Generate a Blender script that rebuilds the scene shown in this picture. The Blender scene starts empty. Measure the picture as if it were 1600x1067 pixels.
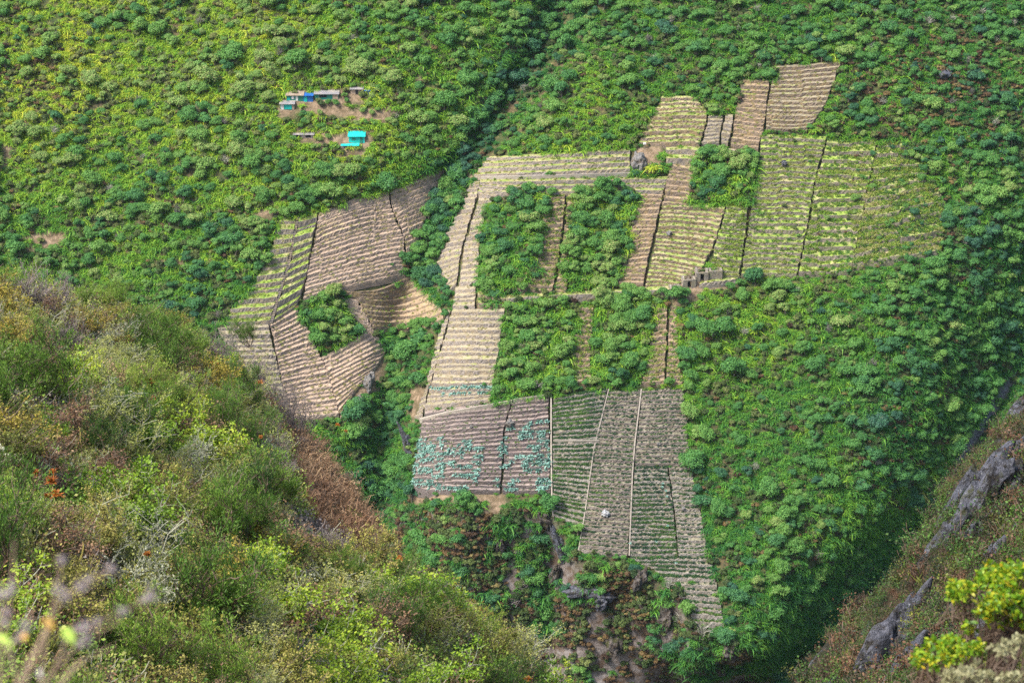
import bpy, math, random
import numpy as np
from math import radians as R

# ------------------------------------------------------------------ camera, light, exposure
S = bpy.context.scene
COL = S.collection
PITCH = R(24.0); FPX = 3670.0; CU, CV = 800.0, 533.5
cam = bpy.data.objects.new('camera', bpy.data.cameras.new('camera')); COL.objects.link(cam)
cam.data.sensor_width = 36.0
cam.data.lens = 36.0 * FPX / 1600.0
cam.data.clip_start = 0.2; cam.data.clip_end = 6000
cam.rotation_euler = (math.pi / 2 - PITCH, 0, 0)
cam.data.dof.use_dof = True; cam.data.dof.focus_distance = 520; cam.data.dof.aperture_fstop = 6.5
S.camera = cam

SUN_EL, SUN_AZ = R(54), R(-120)      # azimuth from +Y (away from the camera), negative = to the left
W = bpy.data.worlds.new('World'); S.world = W; W.use_nodes = True
wn = W.node_tree.nodes; wl = W.node_tree.links
sky = wn.new('ShaderNodeTexSky'); sky.sky_type = 'NISHITA'; sky.sun_disc = False
sky.sun_elevation = SUN_EL; sky.sun_rotation = SUN_AZ
sky.air_density = 1.3; sky.dust_density = 3.0; sky.ozone_density = 1.0
wl.new(sky.outputs[0], wn['Background'].inputs[0]); wn['Background'].inputs[1].default_value = 0.15
sun = bpy.data.objects.new('sun', bpy.data.lights.new('sun', 'SUN')); COL.objects.link(sun)
sun.data.energy = 3.7; sun.data.angle = R(12); sun.data.color = (1.0, 0.95, 0.87)
sd = np.array([math.sin(SUN_AZ) * math.cos(SUN_EL), math.cos(SUN_AZ) * math.cos(SUN_EL), math.sin(SUN_EL)])
from mathutils import Vector, Matrix
sun.rotation_euler = Vector(sd).to_track_quat('Z', 'Y').to_euler()
S.view_settings.view_transform = 'Standard'; S.view_settings.look = 'None'
S.view_settings.exposure = 0.93; S.view_settings.gamma = 1.0
S.cycles.max_bounces = 5; S.cycles.diffuse_bounces = 3; S.cycles.transmission_bounces = 3; S.cycles.transparent_max_bounces = 4
S.cycles.use_denoising = False

rng = np.random.default_rng(7); random.seed(7)

# ------------------------------------------------------------------ helpers
FW = np.array([0, math.cos(PITCH), -math.sin(PITCH)]); UP = np.array([0, math.sin(PITCH), math.cos(PITCH)])
def ray(u, v):
    u = np.asarray(u, float); v = np.asarray(v, float)
    cx = (u - CU) / FPX; cy = -(v - CV) / FPX
    return np.stack([cx + 0 * cy, FW[1] + cy * UP[1] + 0 * cx, FW[2] + cy * UP[2] + 0 * cx], -1)
def proj(P):
    P = np.asarray(P, float)
    d = P[..., 1] * FW[1] + P[..., 2] * FW[2]; q = P[..., 1] * UP[1] + P[..., 2] * UP[2]
    return CU + FPX * P[..., 0] / d, CV - FPX * q / d
def sstep(a, b, x):
    t = np.clip((x - a) / (b - a), 0, 1); return t * t * (3 - 2 * t)
def hash2(ix, iy, s):
    h = (ix.astype(np.int64) * 374761393 + iy.astype(np.int64) * 668265263 + s * 974634777) & 0x7fffffff
    h = ((h ^ (h >> 13)) * 1274126177) & 0x7fffffff
    h = (h ^ (h >> 16)) & 0xffff
    return h / 32767.5 - 1.0
def noise(x, y, s=0):
    x = np.asarray(x, float); y = np.asarray(y, float)
    ix = np.floor(x); iy = np.floor(y); fx = x - ix; fy = y - iy
    fx = fx * fx * fx * (fx * (fx * 6 - 15) + 10); fy = fy * fy * fy * (fy * (fy * 6 - 15) + 10)
    a = hash2(ix, iy, s); b = hash2(ix + 1, iy, s); c = hash2(ix, iy + 1, s); d = hash2(ix + 1, iy + 1, s)
    return (a * (1 - fx) + b * fx) * (1 - fy) + (c * (1 - fx) + d * fx) * fy
def fbm(x, y, s=0, o=4):
    r = 0; a = 0.6
    for k in range(o):
        r = r + a * noise(x * 2 ** k + 17.3 * k, y * 2 ** k - 9.1 * k, s + k); a *= 0.5
    return r
def inpoly(u, v, poly):
    u = np.asarray(u, float); v = np.asarray(v, float); r = np.zeros(np.broadcast(u, v).shape, bool)
    n = len(poly)
    for i in range(n):
        x1, y1 = poly[i]; x2, y2 = poly[(i + 1) % n]
        if y1 == y2: continue
        c = ((y1 > v) != (y2 > v)) & (u < (x2 - x1) * (v - y1) / (y2 - y1) + x1)
        r ^= c
    return r
def polyline(pts, t):
    pts = np.asarray(pts, float); t = np.asarray(t, float)
    seg = np.hypot(*np.diff(pts, axis=0).T); c = np.concatenate([[0], np.cumsum(seg)]); c /= c[-1]
    return np.stack([np.interp(t, c, pts[:, 0]), np.interp(t, c, pts[:, 1])], -1)
def blob(u, v, cu, cv, su, sv): return np.exp(-((u - cu) / su) ** 2 - ((v - cv) / sv) ** 2)

class MB:
    """collects quads and links them as ONE mesh"""
    def __init__(s): s.v = []; s.f = []; s.m = []; s.n = 0
    def add(s, V, F, mat=0):
        V = np.asarray(V, float).reshape(-1, 3); F = np.asarray(F, int).reshape(-1, 4)
        s.v.append(V); s.f.append(F + s.n); s.m.append(np.full(len(F), mat)); s.n += len(V)
    def quads(s, Q, mat=0):
        Q = np.asarray(Q, float); n = len(Q); s.add(Q.reshape(-1, 3), np.arange(4 * n).reshape(n, 4), mat)
    def ribbons(s, P, side, w, mat=0):
        """P (n,k,3), side (n,3), w (n,k)"""
        n, k, _ = P.shape
        A = P + side[:, None, :] * w[..., None] * .5; B = P - side[:, None, :] * w[..., None] * .5
        V = np.stack([A, B], 2).reshape(n, k * 2, 3)
        j = np.arange(k - 1); f = np.stack([2 * j, 2 * j + 2, 2 * j + 3, 2 * j + 1], -1)
        F = (np.arange(n)[:, None, None] * 2 * k + f[None]).reshape(-1, 4)
        s.add(V.reshape(-1, 3), F, mat)
    def tubes(s, P, r, sides=3, mat=0):
        """P (n,k,3), r (n,k)"""
        n, k, _ = P.shape
        D = P[:, -1] - P[:, 0]; D /= np.linalg.norm(D, axis=1, keepdims=True) + 1e-9
        ref = np.where(np.abs(D[:, 2:3]) > .8, np.array([[1., 0, 0]]), np.array([[0, 0, 1.]]))
        A = np.cross(D, ref); A /= np.linalg.norm(A, axis=1, keepdims=True) + 1e-9; B = np.cross(D, A)
        ang = np.arange(sides) * 2 * math.pi / sides
        ring = A[:, None, None, :] * np.cos(ang)[None, None, :, None] + B[:, None, None, :] * np.sin(ang)[None, None, :, None]
        V = P[:, :, None, :] + ring * r[:, :, None, None]
        j, a = np.meshgrid(np.arange(k - 1), np.arange(sides), indexing='ij')
        f = np.stack([j * sides + a, j * sides + (a + 1) % sides, (j + 1) * sides + (a + 1) % sides, (j + 1) * sides + a], -1).reshape(-1, 4)
        F = (np.arange(n)[:, None, None] * k * sides + f[None]).reshape(-1, 4)
        s.add(V.reshape(-1, 3), F, mat)
    def box(s, c, d, mat=0, rz=0.0, taper=1.0):
        c = np.asarray(c, float); d = np.asarray(d, float) / 2
        V = np.array([[-1, -1, -1], [1, -1, -1], [1, 1, -1], [-1, 1, -1], [-1, -1, 1], [1, -1, 1], [1, 1, 1], [-1, 1, 1]], float) * d
        V[4:, :2] *= taper
        cr, sr = math.cos(rz), math.sin(rz); V = V @ np.array([[cr, sr, 0], [-sr, cr, 0], [0, 0, 1]])
        s.add(V + c, [[3, 2, 1, 0], [4, 5, 6, 7], [0, 1, 5, 4], [1, 2, 6, 5], [2, 3, 7, 6], [3, 0, 4, 7]], mat)
    def grid(s, G, mat=0):
        """G (a,b,3) grid of points"""
        a, b, _ = G.shape
        i, j = np.meshgrid(np.arange(a - 1), np.arange(b - 1), indexing='ij')
        F = np.stack([i * b + j, i * b + j + 1, (i + 1) * b + j + 1, (i + 1) * b + j], -1).reshape(-1, 4)
        s.add(G.reshape(-1, 3), F, mat)
    def mesh(s, name, mats, smooth=False):
        V = np.concatenate(s.v); F = np.concatenate(s.f); M = np.concatenate(s.m)
        me = bpy.data.meshes.new(name)
        me.vertices.add(len(V)); me.vertices.foreach_set('co', V.astype(np.float32).ravel())
        me.loops.add(F.size); me.loops.foreach_set('vertex_index', F.astype(np.int32).ravel())
        me.polygons.add(len(F)); me.polygons.foreach_set('loop_start', np.arange(0, F.size, 4, dtype=np.int32))
        me.polygons.foreach_set('material_index', M.astype(np.int32))
        me.polygons.foreach_set('use_smooth', np.full(len(F), smooth))
        for m in (mats if isinstance(mats, (list, tuple)) else [mats]): me.materials.append(m)
        me.update(calc_edges=True); me.validate()
        return me
    def build(s, name, mats, parent=None, smooth=False, loc=None):
        o = bpy.data.objects.new(name, s.mesh(name, mats, smooth)); COL.objects.link(o)
        if parent is not None: o.parent = parent
        if loc is not None: o.location = loc
        return o

def tag(o, label=None, cat=None, group=None, kind=None):
    if label: o['label'] = label
    if cat: o['category'] = cat
    if group: o['group'] = group
    if kind: o['kind'] = kind
    return o
def empty(name, loc, label, cat, group=None):
    o = bpy.data.objects.new(name, None); COL.objects.link(o); o.location = tuple(loc); o.empty_display_size = .5
    return tag(o, label, cat, group)

# ------------------------------------------------------------------ materials
def mat_new(name):
    m = bpy.data.materials.new(name); m.use_nodes = True; nt = m.node_tree; nt.nodes.clear()
    return m, nt, nt.nodes, nt.links
def ramp(nodes, stops):
    r = nodes.new('ShaderNodeValToRGB'); e = r.color_ramp.elements
    while len(e) > 1: e.remove(e[-1])
    e[0].position = stops[0][0]; e[0].color = (*stops[0][1], 1)
    for p, c in stops[1:]:
        x = e.new(p); x.color = (*c, 1)
    return r
def math_node(nodes, links, op, a, b):
    n = nodes.new('ShaderNodeMath'); n.operation = op
    for i, q in enumerate((a, b)):
        if isinstance(q, (int, float)): n.inputs[i].default_value = q
        else: links.new(q, n.inputs[i])
    return n.outputs[0]
def leaf_mat(name, stops, amp=.25, trans=.3, rough=.55, spec=.25):
    """foliage: colour from the plant's own tint plus a random shift per leaf"""
    m, nt, N, L = mat_new(name)
    out = N.new('ShaderNodeOutputMaterial')
    at = N.new('ShaderNodeAttribute'); at.attribute_type = 'INSTANCER'; at.attribute_name = 'tint'
    ge = N.new('ShaderNodeNewGeometry')
    k = math_node(N, L, 'MULTIPLY_ADD', ge.outputs['Random Per Island'], amp); k.node.inputs[2].default_value = -amp / 2
    f = math_node(N, L, 'ADD', at.outputs['Fac'], k)
    r = ramp(N, stops); L.new(f, r.inputs[0])
    p = N.new('ShaderNodeBsdfPrincipled'); L.new(r.outputs[0], p.inputs['Base Color'])
    p.inputs['Roughness'].default_value = rough; p.inputs['Specular IOR Level'].default_value = spec
    t = N.new('ShaderNodeBsdfTranslucent'); L.new(r.outputs[0], t.inputs[0])
    mx = N.new('ShaderNodeMixShader'); mx.inputs[0].default_value = trans
    L.new(p.outputs[0], mx.inputs[1]); L.new(t.outputs[0], mx.inputs[2]); L.new(mx.outputs[0], out.inputs[0])
    return m
def tex_mat(name, layers, bump=.3, bscale=6.0, rough=.9, spec=.15, rnd=.0):
    """layers: first (colour), then (colour, scale, lo, hi[, detail]) mixed over it by world-space noise; rnd = per-object value shift"""
    m, nt, N, L = mat_new(name)
    out = N.new('ShaderNodeOutputMaterial'); p = N.new('ShaderNodeBsdfPrincipled'); L.new(p.outputs[0], out.inputs[0])
    g = N.new('ShaderNodeNewGeometry'); cur = None
    for i, l in enumerate(layers):
        if i == 0:
            c = N.new('ShaderNodeRGB'); c.outputs[0].default_value = (*l, 1); cur = c.outputs[0]; continue
        n = N.new('ShaderNodeTexNoise'); n.inputs['Scale'].default_value = l[1]; n.inputs['Detail'].default_value = l[4] if len(l) > 4 else 5
        n.inputs['Roughness'].default_value = .65
        L.new(g.outputs['Position'], n.inputs['Vector'])
        r = ramp(N, [(l[2], (0, 0, 0)), (l[3], (1, 1, 1))]); L.new(n.outputs['Fac'], r.inputs[0])
        mx = N.new('ShaderNodeMix'); mx.data_type = 'RGBA'; L.new(r.outputs[0], mx.inputs[0]); L.new(cur, mx.inputs[6]); mx.inputs[7].default_value = (*l[0], 1)
        cur = mx.outputs[2]
    if rnd:
        oi = N.new('ShaderNodeObjectInfo'); h = N.new('ShaderNodeHueSaturation')
        v = math_node(N, L, 'MULTIPLY_ADD', oi.outputs['Random'], rnd * 2); v.node.inputs[2].default_value = 1 - rnd
        L.new(v, h.inputs['Value']); L.new(cur, h.inputs['Color']); cur = h.outputs[0]
    L.new(cur, p.inputs['Base Color']); p.inputs['Roughness'].default_value = rough; p.inputs['Specular IOR Level'].default_value = spec
    if bump:
        n = N.new('ShaderNodeTexNoise'); n.inputs['Scale'].default_value = bscale; n.inputs['Detail'].default_value = 6; n.inputs['Roughness'].default_value = .7
        L.new(g.outputs['Position'], n.inputs['Vector'])
        b = N.new('ShaderNodeBump'); b.inputs['Strength'].default_value = bump; b.inputs['Distance'].default_value = 1.0 / bscale * 2
        L.new(n.outputs['Fac'], b.inputs['Height']); L.new(b.outputs[0], p.inputs['Normal'])
    return m
def stone_mat(name, c1, c2, joint, stain, scale=2.6, rnd=.12):
    """dry stone masonry: voronoi stones with dark joints, stains and lichen"""
    m, nt, N, L = mat_new(name)
    out = N.new('ShaderNodeOutputMaterial'); p = N.new('ShaderNodeBsdfPrincipled'); L.new(p.outputs[0], out.inputs[0])
    g = N.new('ShaderNodeNewGeometry')
    mp = N.new('ShaderNodeMapping'); mp.inputs['Scale'].default_value = (1, 1, 1.7); L.new(g.outputs['Position'], mp.inputs[0])
    v = N.new('ShaderNodeTexVoronoi'); v.inputs['Scale'].default_value = scale; L.new(mp.outputs[0], v.inputs['Vector'])
    e = N.new('ShaderNodeTexVoronoi'); e.feature = 'DISTANCE_TO_EDGE'; e.inputs['Scale'].default_value = scale; L.new(mp.outputs[0], e.inputs['Vector'])
    sx = N.new('ShaderNodeSeparateColor'); L.new(v.outputs['Color'], sx.inputs[0])
    r = ramp(N, [(.0, c1), (1.0, c2)]); L.new(sx.outputs[0], r.inputs[0])
    je = ramp(N, [(.02, (0, 0, 0)), (.10, (1, 1, 1))]); L.new(e.outputs['Distance'], je.inputs[0])
    mx = N.new('ShaderNodeMix'); mx.data_type = 'RGBA'; L.new(je.outputs[0], mx.inputs[0]); mx.inputs[6].default_value = (*joint, 1); L.new(r.outputs[0], mx.inputs[7])
    n = N.new('ShaderNodeTexNoise'); n.inputs['Scale'].default_value = .55; n.inputs['Detail'].default_value = 6; n.inputs['Roughness'].default_value = .7; L.new(g.outputs['Position'], n.inputs['Vector'])
    nr = ramp(N, [(.46, (0, 0, 0)), (.62, (1, 1, 1))]); L.new(n.outputs['Fac'], nr.inputs[0])
    m2 = N.new('ShaderNodeMix'); m2.data_type = 'RGBA'; L.new(nr.outputs[0], m2.inputs[0]); L.new(mx.outputs[2], m2.inputs[6]); m2.inputs[7].default_value = (*stain, 1)
    oi = N.new('ShaderNodeObjectInfo'); h = N.new('ShaderNodeHueSaturation')
    vv = math_node(N, L, 'MULTIPLY_ADD', oi.outputs['Random'], rnd * 2); vv.node.inputs[2].default_value = 1 - rnd
    L.new(vv, h.inputs['Value']); L.new(m2.outputs[2], h.inputs['Color'])
    L.new(h.outputs[0], p.inputs['Base Color']); p.inputs['Roughness'].default_value = .92; p.inputs['Specular IOR Level'].default_value = .15
    b = N.new('ShaderNodeBump'); b.inputs['Strength'].default_value = .6; b.inputs['Distance'].default_value = .12
    L.new(je.outputs[0], b.inputs['Height']); L.new(b.outputs[0], p.inputs['Normal'])
    return m
def plain(name, c, rough=.7, spec=.3, var=.15, scale=1.5):
    return tex_mat(name, [c, (tuple(x * (1 - var * 2) for x in c), scale, .4, .65)], bump=.15, bscale=8, rough=rough, spec=spec)

GREEN = [(0.0, (.018, .075, .045)), (.22, (.034, .140, .042)), (.42, (.085, .240, .042)), (.60, (.175, .345, .042)), (.78, (.310, .430, .048)), (1.0, (.48, .48, .06))]
TREE = [(0.0, (.036, .095, .075)), (.25, (.048, .145, .066)), (.5, (.080, .220, .050)), (.75, (.145, .285, .058)), (.9, (.23, .32, .09)), (1.0, (.36, .31, .14))]
M = {}
GREEN = [(p, (c[0], c[1], c[2] * .85)) for p, c in GREEN]
M['frond'] = leaf_mat('bamboo_leaf', [(p, tuple(min(.60, x * 1.18) for x in c)) for p, c in GREEN], .30, .42)
M['tree'] = leaf_mat('tree_leaf', [(p, tuple(x * 1.08 for x in c)) for p, c in TREE], .22, .30)
M['scrubleaf'] = leaf_mat('shrub_leaf', [(0, (.03, .06, .02)), (.4, (.07, .11, .03)), (.7, (.13, .17, .05)), (1, (.25, .27, .08))], .3, .25)
M['dry'] = leaf_mat('dry_leaf', [(0, (.05, .03, .02)), (.35, (.11, .065, .035)), (.65, (.19, .125, .05)), (1, (.26, .22, .08))], .35, .2)
M['bark'] = plain('bark', (.17, .14, .11)); M['paletwig'] = plain('pale_twig', (.34, .32, .27)); M['greytwig'] = plain('grey_twig', (.20, .17, .17))
M['crop'] = leaf_mat('crop_leaf', [(0, (.02, .055, .035)), (.35, (.055, .125, .045)), (.6, (.14, .27, .03)), (.8, (.30, .35, .06)), (1, (.40, .33, .19))], .3, .25)
M['agave'] = leaf_mat('blue_green_leaf', [(0, (.09, .20, .165)), (.5, (.18, .345, .285)), (1, (.30, .48, .41))], .35, .1, .45, .4)

# ------------------------------------------------------------------ the far mountain: a graph y = Y(x, z)
GULLY = np.array([(-300, 960), (0, 880), (70, 860), (180, 790), (245, 745), (310, 700), (440, 668), (530, 632), (640, 608), (760, 600), (900, 585), (1300, 560)], float)   # (v, u)
RAV = np.array([(-300, 2200), (300, 1870), (540, 1730), (650, 1670), (800, 1580), (1000, 1430), (1100, 1350), (1400, 1130)], float)
STREAM = np.array([(-300, 2050), (300, 1760), (540, 1600), (600, 1575), (650, 1542), (720, 1500), (780, 1462), (830, 1446), (1000, 1400), (1400, 1300)], float)
def Ysurf(x, z):
    x = np.asarray(x, float); z = np.asarray(z, float)
    dz = z + 284.7
    yb = 639.5 + 1.15 * dz + .0006 * dz * dz
    u, v = proj(np.stack(np.broadcast_arrays(x, yb, z), -1))
    du = u - np.interp(v, GULLY[:, 0], GULLY[:, 1])
    B = np.interp(v, [0, 250, 450, 700, 1000], [9, 15, 24, 26, 22])
    A = np.interp(v, [0, 250, 450, 550, 750, 900], [12, 8, 5, 9, 11, 6])
    Y = yb + B * np.where(du < 0, np.exp(-(du / 175) ** 2), np.exp(-(du / 75) ** 2)) + A * np.exp(-(du / 36) ** 2)
    dr = u - np.interp(v, RAV[:, 0], RAV[:, 1])
    Y = Y + 40 * np.exp(-(dr / 190) ** 2) + 6 * np.exp(-(dr / 30) ** 2)
    ve = np.interp(u, [300, 500, 640, 860, 905, 985, 1060, 1082, 1136, 1250, 1500], [640, 700, 783, 788, 868, 884, 912, 980, 985, 1050, 1150])
    dv = np.maximum(0, v - ve - 3) / 5.24
    Y = Y + .60 * dv + 3.0 * np.exp(-((v - ve - 30) / 20) ** 2) * 0
    lower = sstep(0, 60, v - ve)
    Y = Y + 8 * fbm(x / 65, z / 70, 3, 3) + 2.2 * fbm(x / 24, z / 34, 9, 2) + (1.0 + 3.5 * lower) * fbm(x / 13, z / 15, 5, 3)
    return Y
def hit(u, v):
    d = ray(u, v); lo = np.full(d.shape[:-1], 300.0); hi = np.full(d.shape[:-1], 1500.0)
    for _ in range(46):
        mid = (lo + hi) / 2; P = d * mid[..., None]
        f = P[..., 1] - Ysurf(P[..., 0], P[..., 2])
        lo = np.where(f < 0, mid, lo); hi = np.where(f < 0, hi, mid)
    return d * ((lo + hi) / 2)[..., None]

# ------------------------------------------------------------------ terraced fields: pixel outlines, laid on the mountain
# (name, label, left edge top->bottom, right edge top->bottom, rows, style, bow)
FIELDS = [
 ('narrow grass-topped terraces left of the long stone stairway', [(442,338),(431,366),(424,397),(401,442),(376,473),(338,508)], [(464,340),(450,410),(435,460),(421,506)], 13, 'grassy', 0),
 ('narrow grass-topped terraces right of the long stone stairway', [(468,338),(455,410),(440,462),(427,506)], [(496,333),(488,380),(474,454),(461,482)], 12, 'grassy', 0),
 ('half hidden grey terraces meeting the edge of the near hill', [(335,509),(360,548),(405,602),(440,640)], [(418,507),(428,550),(441,606),(455,650)], 16, 'grassgrey', 0),
 ('straw coloured terraces below the foot of the stone stairway', [(423,507),(431,550),(443,606),(457,655)], [(463,483),(482,520),(500,557),(516,600),(530,650)], 24, 'dry', 0),
 ('tan terraces directly under the diamond shaped thicket', [(502,559),(516,598),(533,655)], [(570,520),(604,548),(583,580),(552,612)], 15, 'dry', 0),
 ('thin tan terrace strip between the diamond thicket and a dark wall', [(534,464),(563,515)], [(556,468),(582,516),(600,543)], 9, 'dry', 0),
 ('broad fan of pinkish bare terraces sloping up to the right', [(499,332),(491,380),(481,425),(474,470)], [(606,299),(612,330),(630,375),(634,432)], 20, 'dry', -4),
 ('upper pinkish terraces below the forest edge at the gully head', [(609,298),(615,330),(633,374),(636,400)], [(697,262),(690,290),(672,325),(656,365),(648,395)], 15, 'dry', 0),
 ('curved terraces wrapping the foot of the bare fan', [(530,455),(556,466),(584,512)], [(650,425),(684,470),(692,500)], 9, 'brown', 12),
 ('left hand narrow flight of terraces beside the gully trees', [(737,284),(720,325),(690,383),(683,404),(683,430),(699,458)], [(750,284),(742,320),(721,391),(713,446)], 20, 'strawyel', 0),
 ('narrow flight of terraces left of the upper thicket', [(755,284),(746,320),(725,391),(717,446)], [(790,290),(772,316),(757,335),(749,378),(747,443)], 19, 'strawyel', 0),
 ('short terraces under the narrow flight beside a small bush', [(712,449),(707,482)], [(744,446),(741,481)], 4, 'straw', 0),
 ('low walls around the small bush beside the pale field', [(747,452),(745,481)], [(790,462),(789,480)], 2, 'mixed', 0),
 ('wide pale straw field of broad terraces left of the lower thicket', [(708,484),(690,545),(673,603)], [(788,483),(780,545),(770,603)], 13, 'straw', 0),
 ('terraces with two rows of blue-green plants above the slanting path', [(672,604),(663,640)], [(770,604),(766,628)], 4, 'straw', 0),
 ('stepped edge strip falling along the left of the pale field', [(701,484),(684,530),(665,608),(648,655)], [(706,484),(688,545),(671,604),(660,650)], 24, 'straw', 0),
 ('tall walled long terraces along the top under the forest', [(765,245),(741,278)], [(985,232),(984,270)], 4, 'tall', 0),
 ('long grass-topped terraces crossing above the two upper thickets', [(752,280),(746,305)], [(1044,276),(1037,302)], 3, 'tall', 0),
 ('overgrown brown strip between the two upper thickets, left of the drain', [(842,308),(829,400),(800,455)], [(884,304),(873,400),(862,458)], 18, 'overbrown', 0),
 ('thin overgrown strip right of the dark drain', [(888,304),(878,400),(868,458)], [(906,304),(890,400),(884,458)], 18, 'overbrown', 0),
 ('brown terraces between the upper right thicket and a drain', [(1000,304),(990,335),(984,380),(976,410),(958,446)], [(1038,303),(1028,335),(1014,400),(1004,448)], 19, 'brown', 0),
 ('grey brown terraces on the left of the hanging thicket', [(1050,256),(1041,290),(1035,320)], [(1086,262),(1080,290),(1076,322)], 8, 'brown', 0),
 ('grass streaked terraces above the stone ruins', [(1035,322),(1020,400),(1008,449)], [(1134,322),(1114,388),(1096,424),(1050,449)], 18, 'mixed', -2),
 ('bright green strip left of the long dark drain', [(1137,318),(1117,388),(1110,432)], [(1169,322),(1162,380),(1154,434)], 14, 'green', 0),
 ('upper stepped terraces beside the top left forest corner', [(1036,150),(1018,181),(1005,211),(998,226)], [(1085,150),(1106,181),(1097,211),(1094,227)], 10, 'mixed', 0),
 ('slim terraces in the middle of the upper flight', [(1109,180),(1097,226)], [(1130,180),(1123,224)], 8, 'straw', 0),
 ('slim terraces left of a shadowed step line', [(1134,178),(1126,226)], [(1146,180),(1138,228)], 7, 'straw', 0),
 ('tan upper terraces under the forest notch', [(1161,124),(1155,156),(1149,181),(1142,230)], [(1203,126),(1197,166),(1193,201),(1184,234)], 15, 'brown', 0),
 ('topmost tan terraces reaching the upper right corner', [(1214,103),(1206,131),(1199,166),(1196,204)], [(1316,95),(1306,118),(1294,156),(1262,204)], 15, 'strawdull', 1.5),
 ('tall grey walls right of the rock outcrop', [(1041,230),(1040,256)], [(1094,229),(1086,260)], 2, 'tall', 0),
 ('shelf terraces above the hanging thicket', [(1096,230),(1094,243)], [(1184,236),(1184,248)], 2, 'strawyel', 0),
 ('long green-edged terraces right of the long dark drain', [(1191,210),(1182,284),(1170,357),(1158,432)], [(1292,214),(1271,289),(1264,342),(1244,432)], 26, 'greenwall', -1),
 ('green overgrown terraces in the middle of the right slope', [(1295,216),(1274,289),(1267,342),(1247,430)], [(1371,218),(1355,297),(1348,331),(1329,426)], 17, 'overgreen', 1),
 ('half buried brown terraces at the right end of the slope', [(1374,224),(1357,297),(1350,331),(1331,420)], [(1421,221),(1440,266),(1476,315),(1471,397)], 13, 'overgreen2', 0),
 ('overgrown strip between the two lower thickets', [(906,478),(897,530),(893,600)], [(928,478),(921,560),(925,600)], 14, 'overbrown', 0),
 ('brown strip right of the lower thickets, left of its drain', [(1024,480),(1014,560),(1001,600)], [(1043,480),(1041,540),(1037,600)], 14, 'overbrown', 0),
 ('thin brown strip between the drain and the right forest', [(1047,476),(1045,540),(1041,600)], [(1056,478),(1060,560),(1067,600)], 14, 'overbrown', 0),
 ('dark lower terraces dotted with blue-green plants', [(664,643),(654,682),(644,770)], [(797,629),(787,675),(781,770)], 20, 'dark', -1),
 ('dark lower plot thick with blue-green plants', [(801,628),(790,670),(785,770)], [(856,620),(858,690),(859,770)], 20, 'dark', 0),
 ('green cropped lower terraces right of a pale boundary path', [(864,620),(864,720),(865,806)], [(949,607),(921,750),(912,820)], 29, 'crop', 0),
 ('long lower terraces in the middle between two boundary paths', [(953,610),(932,686),(917,787),(904,862)], [(1000,609),(988,731),(981,868)], 38, 'crop2', 0),
 ('upper part of the wide lower right terraces', [(1004,608),(996,680),(992,727)], [(1067,606),(1074,680),(1078,727)], 19, 'crop2', 0),
 ('lower right terraces beside the straight boundary path', [(992,729),(987,800),(984,868)], [(1042,729),(1052,800),(1058,868)], 21, 'crop', 0),
 ('outer lower right terraces stepping along the forest', [(1045,729),(1055,800),(1061,868)], [(1079,729),(1093,795),(1107,868)], 20, 'crop3', 0),
 ('lowest wide terraces on the cliff edge', [(984,870),(1022,888),(1040,906)], [(1108,870),(1114,890),(1118,908)], 5, 'crop', 0),
 ('last hanging terraces at the bottom tip', [(1063,908),(1074,940),(1082,976)], [(1119,910),(1125,940),(1131,978)], 7, 'crop3', 0),
 ('long tall retaining wall under the upper thickets', [(791,462),(790,472)], [(1049,446),(1046,462)], 1, 'tall', 0),
 ('retaining wall below the stone ruins', [(1096,440),(1092,448)], [(1156,432),(1150,442)], 1, 'tall', 0),
]
STYLE = {  # wall, bed, (tuft density per m2, tint lo, tint hi, size)
 'dry': ('wall_pink', 'bed_pink', (.7, .82, 1.05, .8)), 'dry2': ('wall_brown', 'bed_brown', (1.6, .55, .95, .9)),
 'grassy': ('wall_grey', 'bed_fresh', (2.2, .68, .92, .5)), 'grassgrey': ('wall_grey', 'bed_straw', (.7, .7, .95, .7)),
 'strawyel': ('wall_grey', 'bed_straw', (.6, .75, 1.0, .6)), 'straw': ('wall_grey', 'bed_straw', (.4, .85, 1.0, .6)), 'strawdull': ('wall_brown', 'bed_straw', (.7, .8, 1.0, .7)),
 'tall': ('wall_grey', 'bed_grass', (.9, .6, .95, .8)), 'mixed': ('wall_brown', 'bed_grass', (1.2, .5, .95, .7)), 'brown': ('wall_brown', 'bed_brown', (.7, .7, 1.0, .7)),
 'overbrown': ('wall_brown', 'bed_brown', (2.0, .4, .95, .9)), 'green': ('wall_moss', 'bed_fresh', (3.4, .55, .85, .9)), 'greenwall': ('wall_moss', 'bed_fresh', (2.2, .5, .88, .85)),
 'overgreen': ('wall_moss', 'bed_fresh', (2.8, .45, .85, 1.0)), 'overgreen2': ('wall_moss', 'bed_grass', (3.2, .4, .95, 1.2)),
 'dark': ('wall_dark', 'bed_dark', (.9, .25, .6, .5)), 'crop': ('wall_pale', 'bed_dull', (6.0, .05, .45, .85)), 'crop2': ('wall_dusk', 'bed_dull', (4.0, .05, .5, .65)), 'crop3': ('wall_pale', 'bed_dull', (3.8, .1, .5, .7)),
}
M['wall_pink'] = stone_mat('pinkish_masonry', (.27, .21, .175), (.43, .345, .285), (.12, .095, .08), (.43, .325, .235))
M['wall_grey'] = stone_mat('grey_masonry', (.20, .17, .155), (.38, .33, .29), (.08, .07, .06), (.30, .24, .16))
M['wall_brown'] = stone_mat('brown_masonry', (.18, .135, .105), (.34, .265, .20), (.07, .055, .045), (.26, .19, .10))
M['wall_dark'] = stone_mat('dark_masonry', (.115, .095, .092), (.225, .19, .18), (.05, .042, .04), (.13, .105, .09))
M['wall_pale'] = stone_mat('pale_masonry', (.25, .225, .20), (.42, .375, .33), (.10, .09, .08), (.20, .17, .13))
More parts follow.
